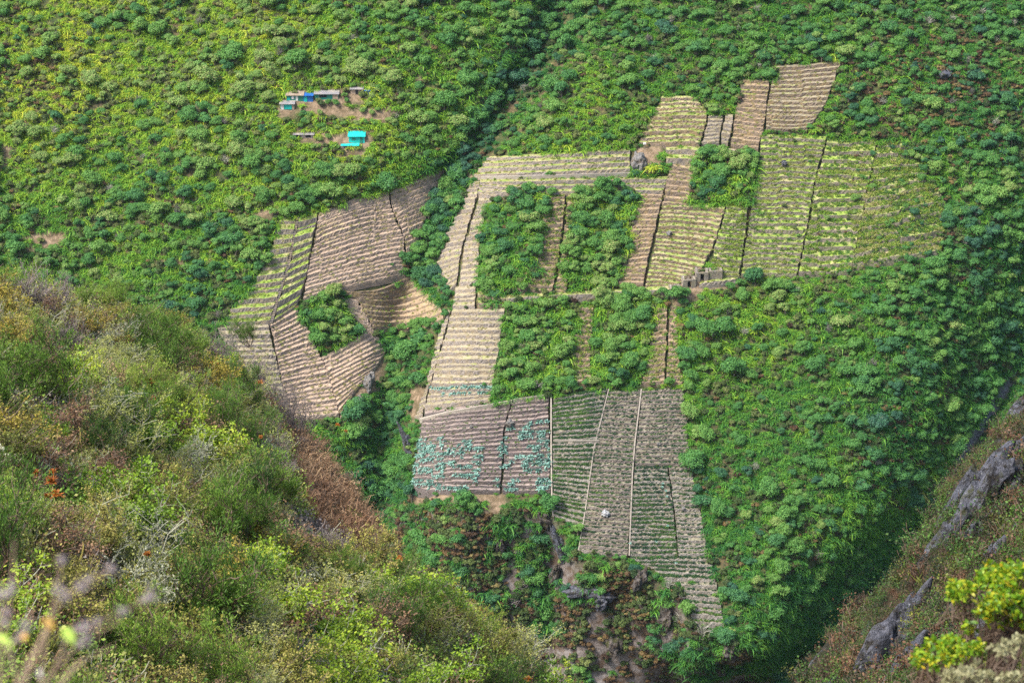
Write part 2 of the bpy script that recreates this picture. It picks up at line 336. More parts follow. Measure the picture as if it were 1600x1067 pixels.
M['wall_dusk'] = stone_mat('dusky_masonry', (.19, .16, .145), (.35, .295, .26), (.08, .07, .06), (.18, .15, .11))
M['bed_pink'] = tex_mat('bare_pink_soil', [(.38, .285, .21), ((.28, .21, .15), .8, .45, .65), ((.36, .34, .12), .12, .60, .72)], rnd=.10)
M['bed_grass'] = tex_mat('terrace_turf', [(.22, .26, .07), ((.33, .285, .16), .35, .44, .59), ((.14, .23, .04), .9, .52, .66)], rnd=.12)
M['bed_straw'] = tex_mat('straw_turf', [(.29, .25, .17), ((.21, .175, .115), .9, .46, .62), ((.27, .28, .11), .20, .56, .66)], rnd=.12)
M['bed_brown'] = tex_mat('brown_turf', [(.31, .23, .15), ((.22, .16, .10), .9, .45, .62), ((.22, .25, .06), .25, .54, .66)], rnd=.12)
M['bed_dark'] = tex_mat('dark_soil', [(.25, .20, .175), ((.165, .125, .115), .6, .42, .62), ((.38, .32, .26), 1.5, .56, .7)], rnd=.12)
M['bed_dull'] = tex_mat('dull_soil', [(.215, .195, .14), ((.14, .135, .085), .8, .44, .64)], rnd=.12)

M['wall_moss'] = stone_mat('mossy_masonry', (.18, .15, .12), (.33, .275, .22), (.07, .065, .05), (.17, .18, .08))
M['bed_fresh'] = tex_mat('fresh_turf', [(.22, .30, .055), ((.33, .29, .15), .35, .48, .62), ((.12, .21, .035), .9, .52, .66)], rnd=.15)
WALLF = {'grassy': .66, 'grassgrey': .66, 'green': .58, 'greenwall': .60, 'overgreen': .58, 'overgreen2': .60, 'mixed': .70, 'straw': .78, 'strawyel': .78, 'tall': .78, 'dry': .80, 'crop': .72}
FIELD_POLYS = []; TUFTS = []; BEDS = {}
def tv(a): return [tuple(p) for p in a]
def build_field(idx, label, Lp, Rp, n, style, bow, name='stone_terrace', cat='terraces', group='stone terraces on the mountain'):
    wallm, bedm, (dens, t0, t1, tsz) = STYLE[style]
    FIELD_POLYS.append(tv(Lp) + tv(Rp)[::-1])
    t = np.linspace(1, 0, n + 1)       # row 0 = bottom
    jl = np.zeros(n + 1); jl[1:-1] = rng.uniform(-.16, .16, n - 1) / n if n > 1 else 0
    tl = t + jl; tr = t + jl + (np.concatenate([[0], rng.uniform(-.10, .10, n - 1), [0]]) / n if n > 1 else 0)
    Lq = polyline(Lp, tl); Rq = polyline(Rp, tr)
    wid = float(np.max(np.hypot(*(Rq - Lq).T))); m = max(5, int(wid / 3.2) + 1)
    s = np.linspace(0, 1, m)
    # ragged ends, and a smooth wander along each row
    e0 = rng.uniform(-1.2, 1.2, (n + 1, 1)); e1 = rng.uniform(-1.2, 1.2, (n + 1, 1))
    U = Lq[:, :1] + e0 * (1 - s) + (Rq[:, :1] - Lq[:, :1]) * s + e1 * s
    V = Lq[:, 1:] + (Rq[:, 1:] - Lq[:, 1:]) * s + bow * np.sin(math.pi * s)
    pitch_px = abs(Lq[0, 1] - Lq[-1, 1]) / n
    V += pitch_px * .16 * fbm(U / 28.0, np.arange(n + 1)[:, None] * 3.7 + idx * 11.3, 21, 3)
    k = 46 + 14 * math.sin(idx); blk = hash2(np.floor(U / k + .35 * idx), np.floor((np.arange(n + 1)[:, None] + idx) / 4.0) + 0 * U, 23)
    brk = {'dry': .26, 'dry2': .3, 'straw': .06, 'strawyel': .1, 'grassy': .08, 'tall': .05, 'dark': .2, 'crop': .12, 'crop2': .14, 'crop3': .12}.get(style, .26)
    V += pitch_px * brk * np.where((np.arange(n + 1)[:, None] > 0) & (np.arange(n + 1)[:, None] < n), blk, 0)
    P = hit(U, V)
    ctr = P[0, m // 2].copy()
    root = empty(name, ctr, label, cat, group); root['kind'] = 'thing'
    rows = []
    for i in range(n):
        A = P[i]; B = P[i + 1]
        h = np.maximum(B[:, 2] - A[:, 2], .15)
        wf = WALLF.get(style, .85) * rng.uniform(.9, 1.1); crest = A[:, 2] + h * min(wf, 1) + .05 * rng.standard_normal(m)
        Q = np.stack([A[:, 0], A[:, 1] + .10 * h, crest], -1)
        back = .9 * (B[:, 1] - A[:, 1])
        foot = A.copy(); foot[:, 2] -= .5 if i else 1.6; foot[:, 1] -= .02
        mid = (A + Q) / 2; mid[:, 1] += rng.uniform(-.12, .12, m)
        lip = Q + np.array([0, .28, -.02])      # top of the wall stones
        wb = MB(); wb.grid(np.stack([foot, A, mid, Q, lip], 0) - ctr)
        for k in (0, -1):                        # the two ends of the wall run back into the slope
            b = B[k].copy(); b[1] += .3
            wb.quads(np.array([[A[k], Q[k], b, b + [0, 0, -1.2]]]) - ctr)
        wb.build('retaining_wall', M[wallm], root)
        B2 = B.copy(); B2[:, 1] += .15; B2[:, 2] = np.minimum(B2[:, 2], crest + .25 + h * max(0, 1 - wf))
        c1 = lip * .5 + B2 * .5; c1[:, 2] += .10 * rng.standard_normal(m)
        l2 = lip.copy(); l2[:, 2] -= .03
        bb = MB(); bb.grid(np.stack([l2, c1, B2], 0) - ctr)
        bb.build('terrace_bed', M[bedm], root)
        rows.append((lip, B2))
        ar = float(np.sum(np.linalg.norm(np.diff(A, axis=0), axis=1)) * np.mean(np.abs(B[:, 1] - A[:, 1])))
        if style in ('greenwall', 'overgreen', 'overgreen2', 'overbrown', 'green', 'mixed'):
            k = rng.poisson(ar * {'greenwall': .2, 'overgreen': .4, 'overgreen2': .9, 'overbrown': .9, 'green': .9, 'mixed': .25}[style]); si = rng.uniform(0, m - 1.001, k); j = si.astype(int); f = (si - j)[:, None]; w = rng.uniform(.05, 1, k)[:, None]
            p = (A[j] * (1 - f) + A[j + 1] * f) * (1 - w) + (Q[j] * (1 - f) + Q[j + 1] * f) * w; nz = fbm(p[:, 0] / 7, p[:, 2] / 4 + idx, 33, 2); keep = rng.uniform(-.6, .6, k) < nz + .15
            TUFTS.append(np.concatenate([p, (t0 + (t1 - t0) * np.clip(.35 + nz * .6 + rng.normal(0, .2, k), 0, 1))[:, None], (tsz * rng.uniform(.6, 1.2, k))[:, None]], 1)[keep])
        k = rng.poisson(ar * dens)
        if k:
            si = rng.uniform(0, m - 1.001, k); j = si.astype(int); f = (si - j)[:, None]
            w = rng.uniform(.12, .95, k)[:, None]
            p = (lip[j] * (1 - f) + lip[j + 1] * f) * (1 - w) + (B2[j] * (1 - f) + B2[j + 1] * f) * w
            nz = fbm(p[:, 0] / 9, p[:, 2] / 5 + idx, 31, 2)
            keep = rng.uniform(-.75, .75, k) < nz + .45
            TUFTS.append(np.concatenate([p, (t0 + (t1 - t0) * np.clip(.5 + nz * .7 + rng.normal(0, .22, k), 0, 1))[:, None], (tsz * rng.uniform(.6, 1.35, k))[:, None]], 1)[keep])
    BEDS[label] = rows
    return root
for i, f in enumerate(FIELDS):
    build_field(i, *f)
# stone stairways: the same stepped masonry, much finer
for lab, Lp, Rp, n in [('long straight stone stairway between the grass-topped terraces', [(464,340),(450,410),(435,460),(421,507)], [(468,340),(454,410),(439,460),(426,507)], 46),
                       ('short stone stairway beside the ruins', [(1080,424),(1068,444)], [(1084,424),(1073,444)], 10)]:
    n0 = len(FIELD_POLYS)
    r = build_field(70, lab, Lp, Rp, 1, 'straw', 0, 'stone_stairway', 'stairway', None)
    for c in list(r.children): bpy.data.objects.remove(c)
    t = np.linspace(1, 0, n + 1); a = hit(*polyline(Lp, t).T); b = hit(*polyline(Rp, t).T); o = np.array(r.location); sb = MB()
    for k in range(n):
        z1 = max(a[k + 1, 2], b[k + 1, 2]) + .12
        A, B_, A2, B2 = a[k], b[k], a[k + 1], b[k + 1]
        q = [np.array([A[0], A[1], z1]), np.array([B_[0], B_[1], z1])]
        sb.quads(np.array([[A - [0, 0, .4], B_ - [0, 0, .4], q[1], q[0]], [q[0], q[1], np.array([B2[0], B2[1] + .1, z1]), np.array([A2[0], A2[1] + .1, z1])]]) - o)
    sb.build('step', M['wall_grey'], r); del BEDS[lab]

M['palepath'] = tex_mat('pale_path_stone', [(.30, .27, .225), ((.26, .22, .18), 1.2, .45, .6)], rnd=.08)
for lab, pts, wpx, up in [('pale straight boundary path right of the dense plant plot', [(861,618),(861,700),(862,770),(864,808)], 2.2, .35), ('pale straight boundary path between the middle and the lower right terraces', [(1002,608),(992,690),(988,740),(983,868)], 2.0, .3), ('pale boundary path left of the long middle terraces', [(951,608),(928,700),(914,800),(903,864)], 1.6, .3),
                      ('pale slanting footpath above the dark lower terraces', [(656,656),(700,645),(770,633),(800,627)], 3, .5), ('short pale path above the dense plant plot', [(801,626),(830,622),(858,618)], 3, .5), ('pale top path along the head of the long terraces', [(752,279),(850,277),(985,273)], 2.5, .6), ('pale line across the green cropped terraces', [(866,689),(900,690),(936,690)], 2, .6)]:
    q = np.array(pts, float); q = polyline(q, np.linspace(0, 1, 60)); d = np.gradient(q, axis=0); d /= np.linalg.norm(d, axis=1, keepdims=True); nn = np.stack([-d[:, 1], d[:, 0]], -1)
    a = hit(*(q + nn * wpx / 2).T); c = hit(*(q - nn * wpx / 2).T); a[:, 2] = np.maximum(a[:, 2], c[:, 2]) if abs(d[0, 0]) > .8 else a[:, 2]
    lift = np.array([0, -.35, up]); o = (a[0] + c[0]) / 2; b = MB(); b.grid(np.stack([a + lift - [0, 0, 1.4], a + lift, c + lift, c + lift - [0, 0, 1.4]], 0) - o)
    tag(b.build('footpath', M['palepath'], loc=tuple(o)), lab, 'path', kind='structure')

# ------------------------------------------------------------------ the mountain mesh
BARE = [  # clearings, paths (pixel outlines)
 [(1040,452),(1075,436),(1100,424),(1150,420),(1152,446),(1100,452),(1085,470),(1056,476)], [(430,184),(434,160),(446,146),(492,142),(530,140),(582,136),(584,152),(560,166),(500,168)], [(528,246),(540,205),(574,202),(580,224),(574,246)],
 [(430,176),(462,170),(468,184),(440,186)], [(440,168),(500,162),(560,168),(612,165),(628,178),(600,190),(540,186),(500,178),(452,176)], [(452,206),(500,204),(540,208),(585,214),(575,232),(520,232),(470,222)],
 [(25,368),(60,358),(105,362),(98,384),(60,396),(30,388)], [(640,122),(662,116),(668,130),(646,134)], [(0,218),(22,226),(18,258),(0,270)], [(395,330),(440,318),(436,336),(400,342)], [(440,300),(455,310),(430,325)],
 [(240,405),(290,404),(285,416),(245,416)], [(700,262),(740,262),(745,282),(722,284)], [(740,776),(790,772),(795,800),(772,812),(745,800)], [(560,560),(605,550),(600,600),(560,640),(540,650),(530,640)],
 [(618,72),(640,64),(650,72),(628,82)], [(985,236),(1000,226),(1032,232),(1036,270),(1000,274)], [(1092,440),(1130,428),(1150,440),(1080,462)], [(640,615),(662,606),(652,660),(640,660)], [(1046,440),(1070,455),(1075,475),(1050,480)],
 [(640,770),(740,772),(745,782),(640,784)]]
def anypoly(u, v, polys):
    r = np.zeros(np.shape(u), bool)
    for p in polys: r |= inpoly(u, v, p)
    return r
gx = np.arange(-265, 285, 2.2); gz = np.arange(-440, -130, 1.6)
X, Z = np.meshgrid(gx, gz); Yg = Ysurf(X, Z); Pm = np.stack([X, Yg, Z], -1); um, vm = proj(Pm)
inf = anypoly(um, vm, FIELD_POLYS)
for du, dv in ((-6, 0), (6, 0), (0, -6), (0, 6)): inf |= anypoly(um + du, vm + dv, FIELD_POLYS)
Pm[..., 1] += np.where(inf, 1.4, 0)
ve_m = np.interp(um, [300, 500, 640, 860, 905, 985, 1060, 1082, 1136, 1250, 1500], [640, 700, 783, 788, 868, 884, 912, 980, 985, 1050, 1150])
M['mountain'] = tex_mat('mountain_soil', [(.055, .075, .025), ((.10, .075, .04), .12, .45, .6), ((.15, .14, .05), .5, .52, .68), ((.03, .045, .02), 1.2, .5, .65)], bump=.5, bscale=1.2)
mb = MB(); mb.grid(Pm); me_t = mb.build('mountain_terrain', M['mountain'], smooth=True); tag(me_t, 'steep green mountainside across the gorge', 'mountain', kind='structure')
# vertex attribute: how bare / rocky the ground is, read by the material
bare = anypoly(um, vm, BARE).astype(float)
dr_m = um - np.interp(vm, STREAM[:, 0], STREAM[:, 1])
stream = np.exp(-(dr_m / 9) ** 2) * sstep(560, 620, vm) * (1 - sstep(805, 840, vm))
low = sstep(-5, 50, vm - ve_m) * (1 - sstep(1230, 1330, um)) * sstep(590, 640, um)
A1 = me_t.data.attributes.new('bare', 'FLOAT', 'POINT'); A1.data.foreach_set('value', bare.astype(np.float32).ravel())
A2 = me_t.data.attributes.new('rocky', 'FLOAT', 'POINT'); A2.data.foreach_set('value', np.clip(low, 0, 1).astype(np.float32).ravel())
A3 = me_t.data.attributes.new('stream', 'FLOAT', 'POINT'); A3.data.foreach_set('value', stream.astype(np.float32).ravel())
def overlay(mat, attr, c1, c2, scale, lo, hi, strength=1.0):
    N = mat.node_tree.nodes; L = mat.node_tree.links
    p = next(n for n in N if n.type == 'BSDF_PRINCIPLED'); cur = p.inputs['Base Color'].links[0].from_socket
    g = N.new('ShaderNodeNewGeometry'); n = N.new('ShaderNodeTexNoise'); n.inputs['Scale'].default_value = scale; n.inputs['Detail'].default_value = 7; n.inputs['Roughness'].default_value = .7
    L.new(g.outputs['Position'], n.inputs['Vector'])
    r = ramp(N, [(lo, c1), (hi, c2)]); L.new(n.outputs['Fac'], r.inputs[0])
    a = N.new('ShaderNodeAttribute'); a.attribute_name = attr
    f = math_node(N, L, 'MULTIPLY', a.outputs['Fac'], strength)
    mx = N.new('ShaderNodeMix'); mx.data_type = 'RGBA'; L.new(f, mx.inputs[0]); L.new(cur, mx.inputs[6]); L.new(r.outputs[0], mx.inputs[7]); L.new(mx.outputs[2], p.inputs['Base Color'])
overlay(M['mountain'], 'rocky', (.095, .065, .045), (.21, .185, .175), .22, .42, .58)
overlay(M['mountain'], 'bare', (.13, .095, .055), (.30, .215, .145), .5, .4, .62)
overlay(M['mountain'], 'stream', (.09, .085, .10), (.20, .19, .22), .9, .4, .6)

# ------------------------------------------------------------------ plant prototypes
def unit(a): return a / (np.linalg.norm(a, axis=-1, keepdims=True) + 1e-9)
def leaf_quads(g, pos, nrm, size, aspect=1.0):
    n = len(pos); nrm = unit(nrm); r = unit(g.standard_normal((n, 3))); a = unit(np.cross(nrm, r)); b = np.cross(nrm, a)
    sz = size * g.uniform(.6, 1.35, (n, 1)); a = a * sz * .5; b = b * sz * .5 * aspect
    return np.stack([pos - a - b * .5, pos + a * .3 - b, pos + a + b * .4, pos - a * .2 + b], 1)
def paths(g, start, direction, length, k=5, bend=None, jit=.05):
    n = len(start); t = np.linspace(0, 1, k)[None, :, None]; length = np.asarray(length).reshape(-1, 1, 1)
    P = start[:, None] + direction[:, None] * length * t
    if bend is not None: P = P + bend[:, None] * length * t * t
    J = np.cumsum(g.standard_normal((n, k, 3)) * jit, 1) * length; J[:, 0] = 0
    return P + J
def proto_frond(seed):
    g = np.random.default_rng(seed); b = MB(); n = 84
    st = np.stack([g.normal(0, .55, n), g.normal(0, .55, n), g.uniform(-.3, .2, n)], -1)
    az = g.uniform(0, 2 * math.pi, n); el = g.uniform(.45, 1.25, n)
    d = np.stack([np.cos(az) * np.cos(el), np.sin(az) * np.cos(el), np.sin(el)], -1)
    Ln = g.uniform(1.1, 2.5, n)
    bend = np.stack([np.cos(az) * .25, np.sin(az) * .25, -g.uniform(.5, 1.0, n)], -1)
    P = paths(g, st, d, Ln, 5, bend, .03)
    side = unit(np.cross(d, np.array([0, 0, 1.]))); side = unit(side + g.normal(0, .35, (n, 3)))
    w = g.uniform(.12, .24, (n, 1)) * np.array([[.7, 1.0, 1.0, .7, .15]])
    b.ribbons(P, side, w)
    m = 420                                           # small leaves on and under the arching stems
    i = g.integers(0, n, m); j = g.integers(1, 5, m); pos = P[i, j] + g.normal(0, .16, (m, 3)) - np.array([0, 0, .1])
    b.quads(leaf_quads(g, pos, g.normal(0, .6, (m, 3)) + [0, 0, .7], .28, .5))
    return b.mesh('arching_bamboo', [M['frond']])
def crown(b, g, R_, H, lobes, per, leaf, mat=0, base=.5):
    for _ in range(lobes):
        a = g.uniform(0, 2 * math.pi); rr = R_ * math.sqrt(g.uniform(0, 1)) * .72; zz = base + (H - base) * (.35 + .5 * g.uniform() * (1 - .5 * rr / R_))
        c = np.array([rr * math.cos(a), rr * math.sin(a), zz]); r = R_ * g.uniform(.30, .52)
        d = unit(g.standard_normal((per, 3))); d[:, 2] = np.where(d[:, 2] < -.35, -d[:, 2], d[:, 2])
        p = c + d * r * np.array([1, 1, .8]) * g.uniform(.72, 1.06, (per, 1))
        b.quads(leaf_quads(g, p, d + g.normal(0, .55, (per, 3)) + [0, 0, .25], leaf, .75), mat)
def trunk(b, g, H, r, R_, mat=1, limbs=5):
    P = paths(g, np.zeros((1, 3)), np.array([[g.normal(0, .08), g.normal(0, .08), 1.]]), [H * .75], 5, None, .02)
    b.tubes(P, np.linspace(r, r * .45, 5)[None], 6, mat)
    a = g.uniform(0, 2 * math.pi, limbs); d = unit(np.stack([np.cos(a), np.sin(a), g.uniform(.5, 1.2, limbs)], -1))
    st = P[0][g.integers(1, 4, limbs)]
    b.tubes(paths(g, st, d, np.full(limbs, R_ * .8), 4, None, .05), np.tile(np.linspace(r * .5, r * .15, 4), (limbs, 1)), 4, mat)
def proto_tree(seed, R_=2.0, H=3.6, lobes=15, per=170, leaf=.27, mat='tree'):
    g = np.random.default_rng(seed); b = MB(); crown(b, g, R_, H, lobes, per, leaf); trunk(b, g, H, .16, R_)
    return b.mesh('tree', [M[mat], M['bark']])
def proto_bare(seed, mat='paletwig'):
    g = np.random.default_rng(seed); b = MB(); H = 3.6
    trunk(b, g, H * .6, .10, 1.2, 0, 5); n = 60
    a = g.uniform(0, 2 * math.pi, n); el = g.uniform(.2, 1.3, n); d = np.stack([np.cos(a) * np.cos(el), np.sin(a) * np.cos(el), np.sin(el)], -1)
    st = np.stack([g.normal(0, .35, n), g.normal(0, .35, n), g.uniform(.9, 2.4, n)], -1)
    b.tubes(paths(g, st, d, g.uniform(.8, 1.8, n), 4, None, .06), np.tile(np.array([.05, .04, .03, .02]), (n, 1)), 3, 0)
    c = g.integers(0, n, 90); b.quads(leaf_quads(g, st[c] + d[c] * g.uniform(.7, 1.6, (90, 1)), g.standard_normal((90, 3)), .22, .7), 1)
    return b.mesh('bare_tree', [M[mat], M['scrubleaf']])
def proto_scrub(seed, mat, leaf=.26, R_=1.0, H=1.3):
    g = np.random.default_rng(seed); b = MB(); crown(b, g, R_, H, 9, 110, leaf * .8, 0, .1)
    n = 26; a = g.uniform(0, 2 * math.pi, n); el = g.uniform(.5, 1.4, n); d = np.stack([np.cos(a) * np.cos(el), np.sin(a) * np.cos(el), np.sin(el)], -1)
    b.tubes(paths(g, np.zeros((n, 3)), d, g.uniform(.9, 1.5, n), 4, None, .06), np.tile(np.array([.04, .03, .025, .015]), (n, 1)), 3, 1)
    return b.mesh('scrub', [M[mat], M['bark']])
def proto_tuft(seed, mat='crop', n=26):
    g = np.random.default_rng(seed); b = MB()
    st = np.stack([g.normal(0, .22, n), g.normal(0, .22, n), np.full(n, -.08)], -1)
    a = g.uniform(0, 2 * math.pi, n); el = g.uniform(.7, 1.45, n); d = np.stack([np.cos(a) * np.cos(el), np.sin(a) * np.cos(el), np.sin(el)], -1)
    P = paths(g, st, d, g.uniform(.35, .8, n), 3, np.array([[0, 0, -.3]]).repeat(n, 0), .03)
    b.ribbons(P, unit(np.cross(d, g.standard_normal((n, 3)))), g.uniform(.09, .18, (n, 1)) * np.array([[1, .9, .25]]))
    b.quads(leaf_quads(g, st + d * g.uniform(.15, .5, (n, 1)) + g.normal(0, .08, (n, 3)), g.normal(0, .5, (n, 3)) + [0, 0, .8], .20, .7))
    return b.mesh('tuft', [M[mat]])

# ------------------------------------------------------------------ scattering as ONE object (only for masses nobody could count)
def scatter(name, label, cat, meshes, P, rot, scl, idx, tint):
    c = bpy.data.collections.new(name + ' kinds')
    for i, me in enumerate(meshes):
        c.objects.link(bpy.data.objects.new('kind_%02d' % i, me))
    me = bpy.data.meshes.new(name); me.vertices.add(len(P)); me.vertices.foreach_set('co', np.asarray(P, np.float32).ravel())
    for nm, ty, key, arr in (('rot', 'FLOAT_VECTOR', 'vector', rot), ('scl', 'FLOAT_VECTOR', 'vector', scl), ('pick', 'INT', 'value', idx), ('tint', 'FLOAT', 'value', tint)):
        a = me.attributes.new(nm, ty, 'POINT'); a.data.foreach_set(key, np.ascontiguousarray(arr, np.int32 if ty == 'INT' else np.float32).ravel())
    o = bpy.data.objects.new(name, me); COL.objects.link(o); tag(o, label, cat, kind='stuff')
    ng = bpy.data.node_groups.new(name, 'GeometryNodeTree'); ng.is_modifier = True
    ng.interface.new_socket('Geometry', in_out='INPUT', socket_type='NodeSocketGeometry'); ng.interface.new_socket('Geometry', in_out='OUTPUT', socket_type='NodeSocketGeometry')
    N, L = ng.nodes, ng.links; gi = N.new('NodeGroupInput'); go = N.new('NodeGroupOutput')
    ip = N.new('GeometryNodeInstanceOnPoints'); ci = N.new('GeometryNodeCollectionInfo'); ci.inputs['Collection'].default_value = c
    ci.inputs['Separate Children'].default_value = True; ci.inputs['Reset Children'].default_value = True; ip.inputs['Pick Instance'].default_value = True
    def na(n, ty):
        q = N.new('GeometryNodeInputNamedAttribute'); q.data_type = ty; q.inputs['Name'].default_value = n
        return next(s for s in q.outputs if s.enabled and s.name == 'Attribute')
    L.new(gi.outputs[0], ip.inputs['Points']); L.new(ci.outputs[0], ip.inputs['Instance']); L.new(na('pick', 'INT'), ip.inputs['Instance Index'])
    L.new(na('rot', 'FLOAT_VECTOR'), ip.inputs['Rotation']); L.new(na('scl', 'FLOAT_VECTOR'), ip.inputs['Scale']); L.new(ip.outputs[0], go.inputs[0])
    md = o.modifiers.new('scatter', 'NODES'); md.node_group = ng
    return o
def rots(n, tilt=.12): return np.stack([rng.normal(0, tilt, n), rng.normal(0, tilt, n), rng.uniform(0, 2 * math.pi, n)], -1)
def one(name, me, P, rot, scl, tint, label, cat, group=None):
    o = bpy.data.objects.new(name, me); COL.objects.link(o)
    o.location = tuple(P); o.rotation_euler = tuple(rot); o.scale = tuple(scl) if hasattr(scl, '__len__') else (scl,) * 3
    o['tint'] = float(tint); return tag(o, label, cat, group)

# ------------------------------------------------------------------ near hillside on the left: heightfield over (x, y)
def plane3(pts):
    A = np.array([ray(u, v) * (r / np.linalg.norm(ray(u, v))) for u, v, r in pts])
    a, b, c = np.linalg.solve(np.c_[A[:, :2], np.ones(3)], A[:, 2]); return a, b, c
def plane_hit(pl, u, v):
    d = ray(u, v); t = pl[2] / (d[..., 2] - pl[0] * d[..., 0] - pl[1] * d[..., 1]); return d * t[..., None]
def seg_dist(x, y, pts):
    r = np.full(np.shape(x), 1e9)
    for (x1, y1), (x2, y2) in zip(pts[:-1], pts[1:]):
        t = np.clip(((x - x1) * (x2 - x1) + (y - y1) * (y2 - y1)) / ((x2 - x1) ** 2 + (y2 - y1) ** 2), 0, 1)
        r = np.minimum(r, np.hypot(x - x1 - t * (x2 - x1), y - y1 - t * (y2 - y1)))
    return r
HILL_PL = plane3([(0, 1067, 55), (0, 415, 125), (860, 1067, 95)])
HS = np.array([(-400, 400), (-150, 420), (0, 448), (60, 452), (130, 470), (230, 482), (290, 512), (330, 545), (400, 588), (440, 636), (500, 690), (540, 735), (566, 775), (590, 822), (606, 866), (640, 895), (700, 925), (760, 972), (800, 1012), (840, 1062), (880, 1110), (1000, 1260), (1200, 1500)], float)
HSX = plane_hit(HILL_PL, HS[:, 0], HS[:, 1])[:, :2]
def hill_uv(x, y):
    z = HILL_PL[0] * x + HILL_PL[1] * y + HILL_PL[2]; return proj(np.stack([x, y, z], -1))
def hill_z(x, y):
    x = np.asarray(x, float); y = np.asarray(y, float)
    z = HILL_PL[0] * x + HILL_PL[1] * y + HILL_PL[2]
    u, v = hill_uv(x, y); out = v < np.interp(u, HS[:, 0], HS[:, 1])
    e = seg_dist(x, y, HSX) * np.where(out, 1, -1)
    drop = np.where(e > 0, 1.5 * e, 0) + .05 * np.maximum(0, e + 5) ** 2 * (e <= 0) + np.where(e > 0, .05 * 25 + .5 * e, 0)
    z = z - drop * .8
    return z + .9 * fbm(x / 13, y / 13, 41, 3) + .25 * noise(x / 2.2, y / 2.2, 44)
hx, hy = np.meshgrid(np.arange(-62, 52, .75), np.arange(22, 200, .75)); hz = hill_z(hx, hy)
hz = np.maximum(hz, -260)
M['hill'] = tex_mat('dry_hillside', [(.16, .10, .06), ((.27, .16, .09), .35, .45, .62), ((.075, .085, .03), .22, .5, .62), ((.26, .19, .10), 1.6, .55, .7), ((.05, .035, .025), 3.0, .55, .7)], bump=.7, bscale=3.0)
b = MB(); b.grid(np.stack([hx, hy, hz], -1)); tag(b.build('near_hillside', M['hill'], smooth=True), 'dry scrub covered hillside falling away on the left', 'hillside', kind='structure')

# rocky ridge on the right
CL_PL = plane3([(1600, 600, 330), (1240, 1067, 260), (1600, 1067, 170)])
CS = np.array([(1100, 1250), (1180, 1130), (1235, 1072), (1250, 1056), (1300, 1008), (1350, 958), (1400, 905), (1440, 855), (1478, 795), (1512, 740), (1562, 692), (1600, 650), (1660, 570), (1800, 420)], float)
CSX = plane_hit(CL_PL, CS[:, 0], CS[:, 1])[:, :2]
def cliff_z(x, y):
    x = np.asarray(x, float); y = np.asarray(y, float)
    z = CL_PL[0] * x + CL_PL[1] * y + CL_PL[2]; u, v = proj(np.stack([x, y, z], -1))
    out = v < np.interp(u, CS[:, 0], CS[:, 1]); e = seg_dist(x, y, CSX) * np.where(out, 1, -1)
    z = z - np.where(e > 0, 1.8 * e + .8, .012 * np.maximum(0, e + 8) ** 2)
    q = x * .8 - y * .6                      # ribs of rock running down the slope
    rib = fbm(q / 9, y / 60 + x / 80, 61, 3)
    return z + 5.5 * rib + 2.2 * fbm(x / 6, y / 8, 63, 4)
cx_, cy_ = np.meshgrid(np.arange(8, 170, 1.1), np.arange(95, 400, 1.1)); cz_ = np.maximum(cliff_z(cx_, cy_), -330)
M['ridge'] = tex_mat('rocky_ridge_shade_toned', [(.042, .036, .022), ((.075, .050, .030), .10, .45, .62), ((.032, .045, .020), .30, .5, .62), ((.10, .08, .045), 1.1, .57, .7), ((.12, .125, .155), .14, .53, .60)], bump=.9, bscale=1.1)  # ground colour darkened to hold shade that nothing here casts
b = MB(); b.grid(np.stack([cx_, cy_, cz_], -1)); tag(b.build('rocky_hillside', M['ridge'], smooth=True), 'rocky ridge with shade painted in, falling to the gorge on the right', 'hillside', kind='structure')

# the slope under the viewpoint
vx, vy = np.meshgrid(np.arange(-14, 14.1, .5), np.arange(-6, 34, .5)); vz = -1.9 - .70 * np.maximum(vy, 0) + .12 * noise(vx / 1.3, vy / 1.3, 71)
b = MB(); b.grid(np.stack([vx, vy, vz], -1)); tag(b.build('viewpoint_slope', M['hill'], smooth=True), 'steep ground just below the viewpoint', 'ground', kind='structure')

# ------------------------------------------------------------------ forest on the mountain
SCRUB = {  # thickets on the terraces (pixel outlines)
 'diamond': [(466,487),(480,472),(512,460),(530,470),(562,516),(506,551),(495,535)],
 'upleft': [(755,350),(768,316),(800,296),(850,298),(862,322),(850,345),(838,400),(845,432),(792,452),(752,430)],
 'upright': [(905,292),(960,292),(1000,306),(987,350),(985,400),(970,430),(930,448),(880,432),(885,380),(893,322)],
 'hanging': [(1086,240),(1142,238),(1184,244),(1180,290),(1135,312),(1078,316),(1082,265)],
 'lowleft': [(796,474),(860,458),(903,474),(902,500),(893,560),(888,592),(850,614),(782,610),(782,560),(788,500)],
 'lowright': [(934,464),(1040,460),(1021,490),(1008,560),(998,592),(970,598),(930,585),(927,540),(932,500)],
 'gully': [(724,262),(740,280),(716,330),(690,385),(680,430),(700,470),(680,476),(650,440),(650,395),(672,330),(694,285)],
 'smallbush': [(756,450),(778,450),(782,474),(752,476)]}
protos = [proto_frond(100 + i) for i in range(6)]                                        # 0-5
protos += [proto_tree(200 + i, *a) for i, a in enumerate([(2.0, 3.6), (2.2, 3.0, 19), (1.6, 4.2, 12), (2.2, 2.8, 12), (1.5, 2.8, 9), (2.4, 4.2, 22)])]   # 6-11
protos += [proto_scrub(300, 'scrubleaf'), proto_scrub(301, 'scrubleaf')]                  # 12-13
protos += [proto_scrub(310, 'dry'), proto_scrub(311, 'dry')]                              # 14-15
protos += [proto_bare(320), proto_bare(321, 'greytwig')]                                  # 16-17
sp = 1.22
sx, sz = np.meshgrid(np.arange(-235, 255, sp), np.arange(-385, -165, sp * .72))
sx = (sx + rng.uniform(-.5, .5, sx.shape) * sp).ravel(); sz = (sz + rng.uniform(-.5, .5, sz.shape) * sp * .72).ravel()
